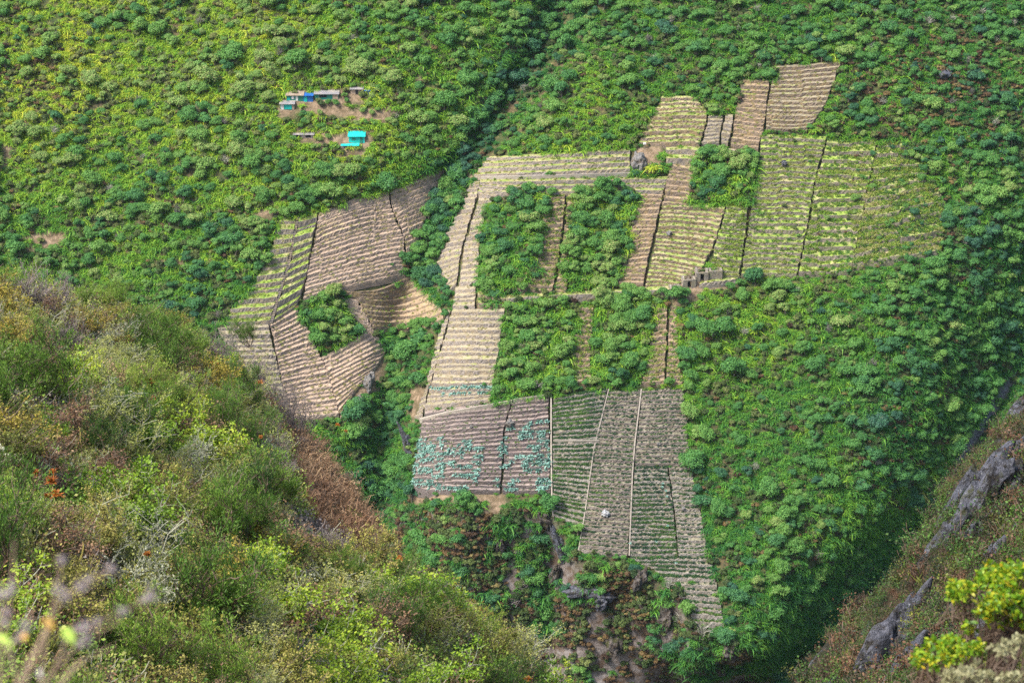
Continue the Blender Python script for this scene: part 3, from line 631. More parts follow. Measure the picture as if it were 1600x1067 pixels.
FP = np.stack([sx, Ysurf(sx, sz), sz], -1); fu, fv = proj(FP)
ok = (fu > -110) & (fu < 1700) & (fv > -130) & (fv < 1170)
FP, fu, fv = FP[ok], fu[ok], fv[ok]; n = len(FP)
# what the near hill and the ridge hide
hid = (fv > np.interp(fu, HS[:, 0], HS[:, 1]) + 130) & (fu < 800)
hid |= (fv > np.interp(fu, CS[:, 0], CS[:, 1]) + 90) & (fu > 1240)
jx = 3.5 * noise(FP[:, 0] / 3.1, FP[:, 2] / 3.1, 95)
scr = anypoly(fu, fv, SCRUB.values())
fld = anypoly(fu + jx, fv + jx * .6, FIELD_POLYS)
fld |= anypoly(fu - 7, fv, FIELD_POLYS) & anypoly(fu + 7, fv, FIELD_POLYS)
over = anypoly(fu, fv, [tv(f[1]) + tv(f[2])[::-1] for f in FIELDS if f[4] in ('overgreen', 'overgreen2')]) ; over2 = anypoly(fu, fv, [tv(f[1]) + tv(f[2])[::-1] for f in FIELDS if f[4] in ('overbrown', 'greenwall', 'green')])
fu_r = rng.uniform(0, 1, n); over = (inpoly(fu, fv, [(604,410),(650,398),(655,452),(622,458)]) & (fu_r < .15)) | (over & (fu_r < .13 + .5 * sstep(1310, 1450, fu) + .25 * sstep(395, 425, fv))) | (over2 & (fu_r < .05))
fld &= ~scr & ~over
bar = anypoly(fu + jx * .8, fv + jx * .5, BARE) & ~scr & (rng.uniform(0, 1, n) < .86)
edge = (anypoly(fu, fv - 13, FIELD_POLYS) | anypoly(fu, fv - 7, FIELD_POLYS)) & ~scr
ve = np.interp(fu, [300, 500, 640, 860, 905, 985, 1060, 1082, 1136, 1250, 1500], [640, 700, 783, 788, 868, 884, 912, 980, 985, 1050, 1150])
lowc = sstep(-3, 25, fv - ve) * (1 - sstep(1220, 1300, fu)) * sstep(600, 640, fu)
drr = fu - np.interp(fv, STREAM[:, 0], STREAM[:, 1]); strm = (np.abs(drr) < 9) & (fv > 575) & (fv < 830)
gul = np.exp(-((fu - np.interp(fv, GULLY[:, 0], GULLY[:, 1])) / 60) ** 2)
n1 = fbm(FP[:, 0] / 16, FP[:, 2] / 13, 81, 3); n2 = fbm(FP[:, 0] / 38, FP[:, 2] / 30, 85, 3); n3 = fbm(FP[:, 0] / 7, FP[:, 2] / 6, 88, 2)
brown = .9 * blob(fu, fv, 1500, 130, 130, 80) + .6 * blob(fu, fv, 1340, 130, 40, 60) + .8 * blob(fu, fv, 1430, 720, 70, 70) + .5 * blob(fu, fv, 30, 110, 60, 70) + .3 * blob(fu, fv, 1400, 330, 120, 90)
yel = .45 + .34 * blob(fu, fv, 60, 60, 520, 260) + .14 * blob(fu, fv, 900, 170, 130, 90) + .06 * blob(fu, fv, 1200, 540, 160, 90) - .05 * sstep(1040, 1100, fu) * sstep(430, 600, fv) + .06 * scr - .14 * gul - .16 * np.exp(-((fu - np.interp(fv, GULLY[:, 0], GULLY[:, 1])) / 38) ** 2) * (fv < 280) - .08 * sstep(650, 950, fv) - .06 * sstep(1350, 1600, fu) + .15 * n2 + .10 * n1  # foliage tint also lowered along the gully, painting its shade deeper
ptree = .30 + .60 * np.maximum(n1, 0) + .35 * gul + .15 * sstep(1150, 1600, fu) * (1 - sstep(600, 800, fv)) + .10 * blob(fu, fv, 450, 200, 250, 120) + .22 * scr - .14 * blob(fu, fv, 1190, 650, 160, 260) - .12 * blob(fu, fv, 100, 100, 380, 160)
pick = np.zeros(n, int); tint = np.zeros(n); scl = np.ones(n); rnd = rng.uniform(0, 1, n)
isT = rnd < ptree * .40; brown = np.maximum(brown, 1.1 * blob(fu, fv, 630, 428, 26, 26)); isD = ~isT & (rng.uniform(0, 1, n) < .022 + .55 * brown); isS = ~isT & ~isD & (rng.uniform(0, 1, n) < .18 + .3 * np.maximum(n3, 0)); isB = ~isT & ~isD & ~isS & (rng.uniform(0, 1, n) < .007); isF = ~(isT | isD | isS | isB)
L_ = lowc > .5                                            # the dry cliff under the terraces: clumps of trees, brown brush between
clump = fbm(FP[:, 0] / 11, FP[:, 2] / 13, 91, 3)
lf = np.where(fu < 790, -.25, .14); isT = np.where(L_, (clump > lf) & (rnd < .20), isT); isF = np.where(L_, (clump > lf - .05) & (rnd > .34) & (rnd < .6), isF); isD = np.where(L_, (clump < .12) & (rnd > .1) & (rnd < .55), isD); isS = np.where(L_, (rnd >= .55) & (rnd < .97) & ~isT & ~isF, isS); isB = np.where(L_, rnd > .985, isB)
pick[isF] = rng.integers(0, 6, isF.sum()); pick[isT] = 6 + np.clip((3 + 5 * n2 + rng.normal(0, 1.3, n))[isT].astype(int), 0, 5); pick[isS] = 12 + rng.integers(0, 2, isS.sum()); pick[isD] = 14 + rng.integers(0, 2, isD.sum()); pick[isB] = 16 + rng.integers(0, 2, isB.sum())
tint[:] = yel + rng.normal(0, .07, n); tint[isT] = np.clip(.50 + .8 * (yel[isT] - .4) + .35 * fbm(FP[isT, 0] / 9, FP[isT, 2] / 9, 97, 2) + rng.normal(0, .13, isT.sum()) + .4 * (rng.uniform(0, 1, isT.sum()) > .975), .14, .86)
tint[isS] = np.clip(yel[isS] + rng.normal(0, .15, isS.sum()), 0, 1); tint[isD] = np.clip(.45 + rng.normal(0, .25, isD.sum()), 0, 1)
scl = rng.uniform(.52, 1.1, n); scl[isT] = np.clip(rng.lognormal(-.36, .40, isT.sum()), .32, 1.55) * (1 + .12 * gul[isT]); scl[isS] = rng.uniform(.6, 1.5, isS.sum()); scl[isD] = rng.uniform(.6, 1.3, isD.sum())
scl = np.where(isT & inpoly(fu, fv, [(426,150),(450,138),(592,132),(596,256),(440,256),(424,190)]), np.minimum(scl, .5), scl); scl = np.where(edge & ~over, scl * .6, scl); scl = np.where(over, scl * .6, scl); scl = np.where(scr, np.clip(scl * 1.25, .65, 1.3), scl); scl = np.where(L_ & ~isT, scl * rng.uniform(.9, 1.6, n), scl)
hole = fbm(FP[:, 0] / 4.5, FP[:, 2] / 4, 99, 2)
keep = ~(L_ & (fu > 790) & (fbm(FP[:, 0] / 6, FP[:, 2] / 14, 77, 2) > .05) & (rng.uniform(0, 1, n) < .75)) & ~(isF & (hole < -.50)) & (isF | isT | isS | isD | isB) & ~hid & ~fld & ~bar & ~strm
FP, fu, fv, pick, tint, scl, isT, scr, L_ = [a[keep] for a in (FP, fu, fv, pick, tint, scl, isT, scr, L_)]
FP[:, 2] -= .15

# the largest trees one by one
def where(u, v):
    for nm, poly, txt in WHERE:
        if inpoly(u, v, poly): return txt
    return 'on the forested mountainside'
WHERE = [
 ('', SCRUB['gully'], 'in the tree line along the gully'), ('', SCRUB['diamond'], 'in the diamond shaped thicket'), ('', SCRUB['upleft'], 'in the upper left thicket'), ('', SCRUB['upright'], 'in the upper right thicket'), ('', SCRUB['hanging'], 'in the thicket below the upper flight'), ('', SCRUB['lowleft'], 'in the lower left thicket'), ('', SCRUB['lowright'], 'in the lower right thicket'),
 ('', [(540,500),(690,490),(670,610),(640,790),(590,800),(550,700)], 'in the dark ravine left of the terraces'), ('', [(590,770),(770,770),(770,900),(590,900)], 'below the plots of blue-green plants'),
 ('', [(770,760),(960,760),(960,1100),(700,1100)], 'on the dry cliff under the lower terraces'), ('', [(960,860),(1260,960),(1260,1100),(900,1100)], 'on the cliff foot below the last terraces'),
 ('', [(420,120),(640,120),(640,240),(420,240)], 'around the huts'), ('', [(-200,-200),(420,-200),(420,120),(-200,120)], 'high in the upper left forest'), ('', [(-200,120),(420,120),(420,300),(-200,300)], 'in the forest left of the huts'),
 ('', [(-200,300),(470,300),(470,520),(-200,520)], 'in the forest above the near hill'), ('', [(420,-200),(800,-200),(800,120),(420,120)], 'in the forest above the huts'), ('', [(420,240),(780,220),(700,280),(480,340)], 'along the forest edge over the bare fan'), ('', [(640,110),(800,80),(780,250),(640,240)], 'along the side valley right of the huts'),
 ('', [(780,-200),(1160,-200),(1160,250),(750,250)], 'in the forest over the long top terraces'), ('', [(1140,-200),(1400,-200),(1330,110),(1140,110)], 'above the topmost terraces'), ('', [(1290,90),(1700,-200),(1700,230),(1290,230)], 'in the upper right forest'),
 ('', [(1320,220),(1750,220),(1750,480),(1320,480)], 'right of the overgrown terraces'), ('', [(1040,430),(1320,430),(1320,650),(1060,650)], 'on the green slope below the ruins'), ('', [(1320,450),(1750,450),(1600,700),(1320,650)], 'on the right slope above the stream'),
 ('', [(1060,640),(1300,640),(1300,1060),(1100,1060)], 'on the green slope right of the lowest terraces'), ('', [(1290,640),(1560,640),(1400,950),(1260,1060),(1290,900)], 'near the foot of the right ravine')]
dist = np.linalg.norm(FP, axis=1); size_px = scl * FPX / dist
vis = isT & (fu > 6) & (fu < 1594) & (fv > 8) & (fv < 1060) & (fv < np.interp(fu, HS[:, 0], HS[:, 1]) + 5 + 1e4 * (fu > 860)) & ((fu < 1235) | (fv < np.interp(fu, CS[:, 0], CS[:, 1]) - 4))
cand = np.where(vis)[0]; cand = cand[np.argsort(-size_px[cand])][:285]
def shade_word(t): return 'dark blue-green' if t < .24 else 'deep green' if t < .42 else 'mid green' if t < .6 else 'yellowish green' if t < .8 else 'olive brown'
def size_word(i): return 'large' if i < 90 else 'medium' if i < 190 else 'small'
solo = np.zeros(len(FP), bool); solo[cand] = True
FR = rots(len(FP), .10)
for k, i in enumerate(cand):
    sc = scl[i] * np.array([rng.uniform(.92, 1.1), rng.uniform(.92, 1.1), rng.uniform(.85, 1.15)])
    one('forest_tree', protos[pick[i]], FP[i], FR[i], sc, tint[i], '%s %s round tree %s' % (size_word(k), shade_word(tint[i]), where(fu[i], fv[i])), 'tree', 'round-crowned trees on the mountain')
rest = ~solo
st = np.stack([scl, scl, scl], -1) * rng.uniform(.88, 1.14, (len(FP), 3))
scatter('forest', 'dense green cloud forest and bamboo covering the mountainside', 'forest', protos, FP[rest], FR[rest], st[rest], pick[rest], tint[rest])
print('forest', rest.sum())

# tufts on the terrace beds
T = np.concatenate(TUFTS); tp = [proto_tuft(400 + i) for i in range(5)]
scatter('terrace_grass', 'grass, low crops and weeds growing on the terrace beds', 'grass', tp, T[:, :3], rots(len(T), .1), np.repeat(T[:, 4:5], 3, 1), rng.integers(0, 5, len(T)), T[:, 3])
print('tufts', len(T))

# blue-green plants in rows
def proto_rosette(seed):
    g = np.random.default_rng(seed); b = MB(); n = 34
    a = g.uniform(0, 2 * math.pi, n); el = g.uniform(.15, 1.35, n); d = np.stack([np.cos(a) * np.cos(el), np.sin(a) * np.cos(el), np.sin(el)], -1)
    P = paths(g, np.zeros((n, 3)), d, g.uniform(.5, .9, n), 4, np.array([[0, 0, -.35]]).repeat(n, 0), .02)
    b.ribbons(P, unit(np.cross(d, [0, 0, 1.]) + 1e-6), g.uniform(.16, .26, (n, 1)) * np.array([[.6, 1, .8, .08]]))
    return b.mesh('blue_green_plant', [M['agave']])
ros = [proto_rosette(500 + i) for i in range(4)]
def put_plants(label, rowsel, prob, lab, smin, smax):
    rows = BEDS[label]; nr = len(rows)
    for r in rowsel:
        if r >= nr: continue
        lip, B2 = rows[r]; m = len(lip); Lm = float(np.sum(np.linalg.norm(np.diff(lip, axis=0), axis=1)))
        for q in np.arange(.35, Lm, .85):
            s = q / Lm
            if rng.uniform() > prob(s, r / max(1, nr - 1), r): continue
            x = s * (m - 1); j = min(int(x), m - 2); f = x - j; w = rng.uniform(.15, .8)
            p = (lip[j] * (1 - f) + lip[j + 1] * f) * (1 - w) + (B2[j] * (1 - f) + B2[j + 1] * f) * w
            one('blue_green_plant', ros[rng.integers(0, 4)], p - [0, 0, .05], rots(1, .1)[0], rng.uniform(smin, smax), rng.uniform(.2, .9), lab, 'plant', 'blue-green rosette plants')
def pL1(s, t, r):
    c = noise(s * 7.0, r * 1.3, 101) + .45 * noise(s * 17, r * 2.1, 102)
    left = 1.0 if s < .33 else .0
    return float(np.clip((c + .16 + .55 * left * (t < .7)) * (.95 if t < .66 else 0), 0, .85)) * (1 if (s < .75 or r % 4 == 1) else .1)
put_plants('dark lower terraces dotted with blue-green plants', range(0, 14), pL1, 'pale blue-green rosette plant on the dark terraces at the lower left', 1.1, 1.9)
put_plants('dark lower plot thick with blue-green plants', range(0, 15), lambda s, t, r: float(np.clip(.55 + .9 * noise(s * 6, r * .9, 105), 0, .92)) * (.95 if r not in (3,) else .1) * (1 if r < 13 else .35), 'pale blue-green rosette plant in the densely planted narrow dark plot', 1.25, 2.0)
put_plants('terraces with two rows of blue-green plants above the slanting path', [3, 2], lambda s, t, r: .9 if r == 3 else (.75 if .30 < s < .95 and noise(s * 7, 3, 107) > -.2 else .05), 'pale blue-green rosette plant in the rows below the pale straw field', 1.1, 1.6)
for (u, v) in [(1035, 757), (1034, 762), (1041, 777), (1043, 822), (1025, 847), (984, 850), (1040, 768), (1056, 880)]:
    one('blue_green_plant', ros[0], hit(np.array(u), np.array(v)) + [0, -1.2, .9], (0, 0, u), .8, .6, 'lone pale blue-green plant among the lower right terraces', 'plant', 'blue-green rosette plants')

# ------------------------------------------------------------------ shrubs of the near hillside
def grow(g, H, R_, nstem, nsub, ntw, jit, up):
    """stems, side branches and twigs as three bundles of paths"""
    a = g.uniform(0, 2 * math.pi, nstem); sp_ = g.uniform(.15, 1, nstem) * R_ / H
    d = unit(np.stack([np.cos(a) * sp_, np.sin(a) * sp_, np.ones(nstem)], -1))
    S0 = paths(g, np.stack([np.cos(a) * .12, np.sin(a) * .12, np.full(nstem, -.15)], -1), d, H * g.uniform(.65, .95, nstem), 6, None, jit)
    i = g.integers(0, nstem, nsub); k = g.integers(2, 6, nsub)
    a = g.uniform(0, 2 * math.pi, nsub); o = np.stack([np.cos(a), np.sin(a), g.uniform(.0, .9, nsub) + up], -1)
    S1 = paths(g, S0[i, k], unit(o), H * g.uniform(.22, .5, nsub), 5, None, jit * 1.2)
    i = g.integers(0, nsub, ntw); k = g.integers(1, 5, ntw)
    o = unit(S1[i, -1] - S1[i, 0]) + g.normal(0, .7, (ntw, 3)) + [0, 0, up]
    S2 = paths(g, S1[i, k], unit(o), H * g.uniform(.08, .22, ntw), 4, None, jit * 1.2)
    return S0, S1, S2
HILLK = {}
def shrub_kind(kind, seed, H, R_, leafmat, twigmat, nleaf, lsize, aspect, style, nstem=9, nsub=70, ntw=420, jit=.05, up=.3, tw=.014):
    g = np.random.default_rng(seed); S0, S1, S2 = grow(g, H, R_, nstem, nsub, ntw, jit, up)
    w = MB(); w.tubes(S0, np.tile(np.linspace(tw * 2.4, tw, 6), (len(S0), 1)), 4); w.tubes(S1, np.tile(np.linspace(tw * 1.1, tw * .6, 5), (len(S1), 1)), 3)
    w.ribbons(S2, unit(g.standard_normal((len(S2), 3))), np.tile(np.linspace(tw * 1.5, tw * .7, 4), (len(S2), 1)))
    stem = w.mesh('stems', [M[twigmat]])
    f = MB(); i = g.integers(0, ntw, nleaf); k = g.integers(1, 4, nleaf)
    p = S2[i, k] + g.normal(0, lsize * .9, (nleaf, 3))
    if style == 'strip':                          # fine upright needles
        d = unit(unit(S2[i, 3] - S2[i, 0]) + g.normal(0, .5, (nleaf, 3)) + [0, 0, .6])
        f.ribbons(paths(g, p, d, lsize * g.uniform(.9, 1.9, nleaf), 3, None, .08), unit(g.standard_normal((nleaf, 3))), np.tile(np.array([lsize * .35, lsize * .35, lsize * .1]), (nleaf, 1)))
    else:
        nr = g.normal(0, .7, (nleaf, 3)) + [0, 0, .6]; f.quads(leaf_quads(g, p, nr, lsize, aspect))
    HILLK.setdefault(kind, []).append((f.mesh('foliage', [M[leafmat]]), stem))
HL = {'ridge_brown_shaded': [(0, (.045, .030, .020)), (.5, (.10, .065, .04)), (1, (.17, .12, .07))], 'ridge_green_shaded': [(0, (.020, .035, .018)), (.5, (.05, .075, .028)), (1, (.11, .13, .045))],  # ridge brush leaves darkened, the slope's shade put into their colour
      'broom_leaf': [(0, (.035, .080, .018)), (.4, (.10, .205, .028)), (.7, (.19, .31, .040)), (1, (.32, .39, .07))],
      'olive_leaf': [(0, (.045, .055, .016)), (.4, (.14, .165, .028)), (.7, (.25, .25, .045)), (1, (.40, .34, .10))],
      'lichen_tuft': [(0, (.13, .14, .085)), (.5, (.28, .295, .19)), (1, (.46, .47, .33))],
      'lacy_leaf': [(0, (.10, .125, .022)), (.5, (.23, .26, .055)), (1, (.40, .40, .13))],
      'bright_leaf': [(0, (.07, .14, .015)), (.5, (.18, .30, .02)), (1, (.38, .44, .04))],
      'dead_leaf': [(0, (.10, .052, .03)), (.5, (.24, .135, .075)), (1, (.40, .27, .15))],
      'mauve_twig_leaf': [(0, (.10, .08, .075)), (.5, (.20, .165, .15)), (1, (.30, .26, .22))],
      'ochre_leaf': [(0, (.13, .10, .02)), (.5, (.27, .22, .03)), (1, (.42, .34, .06))],
      'orange_leaf': [(0, (.14, .045, .012)), (.5, (.36, .11, .015)), (1, (.45, .20, .05))]}
for k_, st_ in HL.items(): M[k_] = leaf_mat(k_, st_, .45, .25)
M['twig_brown'] = plain('brown_twig', (.13, .09, .065)); M['twig_lichen'] = plain('lichen_twig', (.30, .30, .22)); M['twig_mauve'] = plain('mauve_twig', (.22, .18, .17))
for q in range(3):
    shrub_kind('broom', 600 + q, 2.1, 1.5, 'broom_leaf', 'twig_brown', 7000, .062, 1, 'strip', jit=.04, up=.7)
    shrub_kind('olive', 610 + q, 1.8, 1.6, 'olive_leaf', 'twig_brown', 5200, .060, .8, 'leaf')
    shrub_kind('lichen', 620 + q, 1.6, 1.5, 'lichen_tuft', 'twig_lichen', 1300, .07, .6, 'leaf', 7, 60, 420, .11, .1, .013)
    shrub_kind('lacy', 630 + q, 1.9, 1.8, 'lacy_leaf', 'twig_lichen', 5200, .052, .8, 'leaf', 9, 90, 520, .08, .3, .010)
    shrub_kind('dead', 640 + q, 1.5, 1.4, 'dead_leaf', 'twig_brown', 1500, .08, .6, 'leaf', 10, 80, 500, .08, .1, .013)
    shrub_kind('mauve', 650 + q, 1.9, 1.3, 'mauve_twig_leaf', 'twig_mauve', 1800, .06, .5, 'strip', 14, 90, 600, .05, .8, .012)
for q in range(2):
    shrub_kind('bright', 660 + q, 1.6, 1.4, 'bright_leaf', 'twig_lichen', 3400, .105, .6, 'leaf', 8, 60, 300)
    shrub_kind('ochre', 670 + q, 1.7, 1.5, 'ochre_leaf', 'twig_brown', 3800, .065, .8, 'leaf')
def brom(seed, mat, n=70, L_=.30, w=.06):
    g = np.random.default_rng(seed); b = MB()
    a = g.uniform(0, 2 * math.pi, n); el = g.uniform(.2, 1.45, n); d = np.stack([np.cos(a) * np.cos(el), np.sin(a) * np.cos(el), np.sin(el)], -1)
    c = np.concatenate([g.normal(0, .05, (n, 2)), np.zeros((n, 1))], 1)
    b.ribbons(paths(g, c, d, g.uniform(.6, 1.1, n) * L_, 4, np.array([[0, 0, -.3]]).repeat(n, 0), .02), unit(np.cross(d, [0, 0, 1.]) + 1e-6), w * g.uniform(.8, 1.2, (n, 1)) * np.array([[.7, 1, .7, .08]]))
    return b.mesh('rosette', [M[mat]])
ORANGE = [brom(680 + i, 'orange_leaf') for i in range(3)]; YUCCA = brom(690, 'bright_leaf', 60, .8, .05)

def surf_hit(fz, u, v, lo=20., hi=460., steps=260):
    d = ray(u, v); d = d / np.linalg.norm(d, axis=-1, keepdims=True); t = np.linspace(lo, hi, steps)
    P = d[..., None, :] * t[:, None]; below = P[..., 2] < fz(P[..., 0], P[..., 1])
    i = int(np.argmax(below)) if below.any() else steps - 1
    a, b = t[max(i - 1, 0)], t[i]
    for _ in range(20):
        m = (a + b) / 2; p = d * m
        if p[2] < fz(p[0], p[1]): b = m
        else: a = m
    return d * b
KINDTXT = {'broom': 'feathery green broom-like shrub', 'olive': 'olive leaved rounded shrub', 'lichen': 'pale lichen-crusted twisted shrub', 'lacy': 'pale yellow-green lacy shrub', 'dead': 'brown withered shrub', 'mauve': 'leafless mauve-grey twiggy shrub', 'bright': 'bright green leafy shrub', 'ochre': 'ochre yellow shrub'}
KNAME = {'broom': 'broom_shrub', 'olive': 'olive_shrub', 'lichen': 'lichen_shrub', 'lacy': 'lacy_shrub', 'dead': 'withered_shrub', 'mauve': 'leafless_shrub', 'bright': 'leafy_shrub', 'ochre': 'ochre_shrub'}
HW = [([(-50,380),(330,380),(330,500),(-50,520)], 'near the top of the near hill'), ([(250,470),(460,560),(460,660),(250,560)], 'along the upper right rim of the near hill'),
      ([(380,560),(620,640),(620,860),(470,840),(400,690)], 'around the bare brown slope of the near hill'), ([(-50,500),(260,500),(260,640),(-50,640)], 'on the upper left of the near hill'),
      ([(200,540),(480,640),(480,760),(200,720)], 'below the orange bromeliads of the near hill'), ([(-50,640),(210,640),(210,830),(-50,830)], 'at the left side of the near hill, halfway down'),
      ([(200,700),(640,760),(640,900),(200,900)], 'in the middle of the near hill'), ([(-50,820),(330,820),(330,1100),(-50,1100)], 'behind the blurred stalks at the foot of the near hill'), ([(320,880),(620,880),(620,1100),(320,1100)], 'at the foot of the near hill'), ([(600,860),(900,960),(900,1100),(600,1100)], 'on the lower right rim of the near hill')]
def hill_where(u, v):
    for p, t in HW:
        if inpoly(u, v, p): return t
    return 'on the near hill'
HBARE = [(430,630),(500,670),(560,730),(620,800),(640,900),(560,880),(490,840),(445,750)]
nshrub = 0
def add_shrub(kind, P, size, tint, lab=None):
    global nshrub
    u, v = proj(np.asarray(P)); f, s = HILLK[kind][rng.integers(0, len(HILLK[kind]))]
    r = empty(KNAME[kind], P, lab or KINDTXT[kind] + ' ' + hill_where(float(u), float(v)), 'shrub', 'shrubs on the near hillside')
    r.rotation_euler = (rng.normal(.06, .08), rng.normal(.10, .08), rng.uniform(0, 6.28)); r.scale = (size * rng.uniform(.9, 1.15), size * rng.uniform(.9, 1.15), size * rng.uniform(.85, 1.1))
    for nm, me in (('foliage', f), ('stem', s)):
        o = bpy.data.objects.new(nm, me); COL.objects.link(o); o.parent = r; o['tint'] = float(tint)
    nshrub += 1
SIG = [('mauve', 45, 478, 1.2), ('mauve', 92, 470, .9), ('lichen', 190, 532, 1.0), ('lichen', 215, 560, .8), ('bright', 310, 705, 1.35), ('bright', 205, 815, 1.1), ('bright', 250, 608, .7), ('mauve', 445, 640, 1.1), ('mauve', 470, 668, 1.0), ('mauve', 345, 555, 1.0), ('mauve', 400, 600, .9),
       ('lichen', 135, 640, 1.1), ('lacy', 180, 680, 1.4), ('lacy', 150, 665, 1.2), ('broom', 225, 545, 1.3), ('broom', 250, 575, 1.2), ('broom', 420, 770, 1.3), ('broom', 60, 600, 1.3), ('broom', 390, 520, 1.0), ('lichen', 300, 720, .9), ('broom', 330, 950, 1.4), ('lichen', 230, 860, 1.0), ('lacy', 200, 880, 1.2),
       ('ochre', 310, 600, 1.2), ('ochre', 330, 640, .9), ('ochre', 745, 955, 1.0), ('ochre', 720, 940, .8), ('lacy', 790, 1030, 1.2), ('lichen', 810, 1040, .9), ('dead', 490, 960, 1.0), ('dead', 600, 990, 1.0), ('broom', 25, 465, .9), ('ochre', 25, 415 + 40, .9), ('bright', 160, 815, .8), ('dead', 520, 720, .7), ('dead', 560, 770, .6), ('dead', 500, 690, .8), ('mauve', 540, 745, .5)]
taken = []
for k_, u, v, s_ in SIG:
    P = surf_hit(hill_z, u, v + 20 * s_, 30, 200); add_shrub(k_, P, s_, rng.uniform(.3, .75)); taken.append(P[:2])
taken = [tuple(p) for p in taken]
tries = 0
while nshrub < 620 and tries < 22000:
    tries += 1
    x, y = rng.uniform(-40, 30), rng.uniform(36, 150); z = float(hill_z(x, y)); u, v = [float(q) for q in proj(np.array([x, y, z]))]
    if u < -40 or u > 900 or v > 1130: continue
    vs = np.interp(u, HS[:, 0], HS[:, 1])
    if v < vs - 3: continue
    if inpoly(u, v, HBARE) and rng.uniform() < .93: continue
    if min((x - a) ** 2 + (y - b) ** 2 for a, b in taken) < 1.12 ** 2: continue
    rim = v - vs < 45; q = noise(x / 5, y / 5, 121); w_ = rng.uniform()
    if rim and u > 330 and u < 560: kd = ['mauve', 'dead', 'lichen', 'olive'][rng.integers(0, 4)]
    elif u < 420 and v < 560: kd = ['olive', 'broom', 'broom', 'olive', 'lacy', 'mauve', 'ochre', 'dead'][int(np.clip((q + .6) / 1.2 * 4 + w_ * 4, 0, 7.9))]
    else: kd = ['broom', 'olive', 'broom', 'dead', 'bright', 'olive', 'lacy', 'broom', 'olive', 'lichen'][int(np.clip((q + .6) / 1.2 * 5 + w_ * 5, 0, 9.9))]
    if w_ > .95: kd = 'bright'
    elif w_ < .03: kd = 'ochre'
    if inpoly(u, v, [(400,560),(520,640),(640,860),(560,930),(420,780)]): kd = ['dead', 'mauve', 'lacy', 'dead', 'olive'][rng.integers(0, 5)]
    add_shrub(kd, (x, y, z - .1), rng.uniform(.5, 1.15) * (.7 if rim else 1) * (.6 if u > 400 and v < 880 else 1), np.clip(.5 + .35 * noise(x / 9, y / 9, 125) + rng.normal(0, .16), .05, .95)); taken.append((x, y))
print('shrubs', nshrub)
for i, (u, v, s_) in enumerate([(337, 567, 1.1), (233, 594, 1.1), (262, 603, .9), (288, 620, 1.0), (240, 620, .8), (406, 596, .9), (80, 748, .9), (87, 768, .9), (72, 770, .6), (230, 862, .7), (372, 628, .6), (390, 655, .6), (407, 680, .5), (527, 662, .9), (540, 672, .8), (735, 1030, .6), (825, 1058, .8), (82, 733, .6), (56, 735, .6), (624, 868, .6)]):
    P = surf_hit(lambda x, y: hill_z(x, y) + 1.7, u, v, 30, 200); one('orange_bromeliad', ORANGE[i % 3], P + [0, 0, -.1], (.3, 0, i), s_ * .95, rng.uniform(.2, .8), 'orange bromeliad rosette perched among shrubs ' + hill_where(u, v), 'plant', 'orange bromeliads')
for u, v in ((547, 803), (566, 790)):
    one('spiky_rosette', YUCCA, surf_hit(hill_z, u, v + 4, 30, 200), (0, 0, u), .9 if u < 550 else .6, .6, 'bright green spiky rosette at the foot of the bare brown slope' if u < 550 else 'smaller spiky green rosette on the bare brown slope', 'plant')

# low growth and dry grass covering the hill, too small to count
def proto_grass(seed, mat, n=60, h=.55, w=.03, spread=.3):
    g = np.random.default_rng(seed); b = MB(); a = g.uniform(0, 2 * math.pi, n); el = g.uniform(.6, 1.5, n); d = np.stack([np.cos(a) * np.cos(el), np.sin(a) * np.cos(el), np.sin(el)], -1)
    st = np.concatenate([g.normal(0, spread, (n, 2)), np.full((n, 1), -.05)], 1)
    b.ribbons(paths(g, st, d, g.uniform(.5, 1.2, n) * h, 4, np.array([[0, 0, -.35]]).repeat(n, 0), .04), unit(np.cross(d, g.standard_normal((n, 3)))), w * g.uniform(.7, 1.3, (n, 1)) * np.array([[1, .9, .7, .2]]))
    return b.mesh('grass', [M[mat]])
def proto_low(seed, mat, twig, n=420, R_=.45, H=.5, leaf=.07):
    g = np.random.default_rng(seed); b = MB(); m = 40
    a = g.uniform(0, 2 * math.pi, m); el = g.uniform(.4, 1.5, m); d = np.stack([np.cos(a) * np.cos(el), np.sin(a) * np.cos(el), np.sin(el)], -1)
    P = paths(g, np.concatenate([g.normal(0, .15, (m, 2)), np.full((m, 1), -.05)], 1), d, g.uniform(.5, 1.1, m) * H * 1.3, 5, None, .07)
    b.ribbons(P, unit(g.standard_normal((m, 3))), np.full((m, 5), .018), 1)
    i = g.integers(0, m, n); k = g.integers(1, 5, n); b.quads(leaf_quads(g, P[i, k] + g.normal(0, .07, (n, 3)), g.normal(0, .7, (n, 3)) + [0, 0, .6], leaf, .7))
    return b.mesh('low_growth', [M[mat], M[twig]])
lowp = [proto_grass(700, 'dead_leaf'), proto_grass(701, 'olive_leaf'), proto_low(702, 'olive_leaf', 'twig_brown'), proto_low(703, 'lacy_leaf', 'twig_lichen'), proto_low(704, 'broom_leaf', 'twig_brown'), proto_low(705, 'dead_leaf', 'twig_brown'), proto_low(706, 'lichen_tuft', 'twig_lichen', 160), proto_low(707, 'mauve_twig_leaf', 'twig_mauve', 200)]
N_ = 44000; x = rng.uniform(-48, 46, N_); y = rng.uniform(34, 185, N_); z = hill_z(x, y); u, v = proj(np.stack([x, y, z], -1))
uh, vh = hill_uv(x, y); k_ = (uh > -140) & (vh < 1260) & (uh < 1150) & (z > -150); x, y, z, u, v = x[k_], y[k_], z[k_], u[k_], v[k_]; N_ = len(x)
hb = inpoly(u, v, HBARE); q = fbm(x / 4, y / 4, 131, 2)
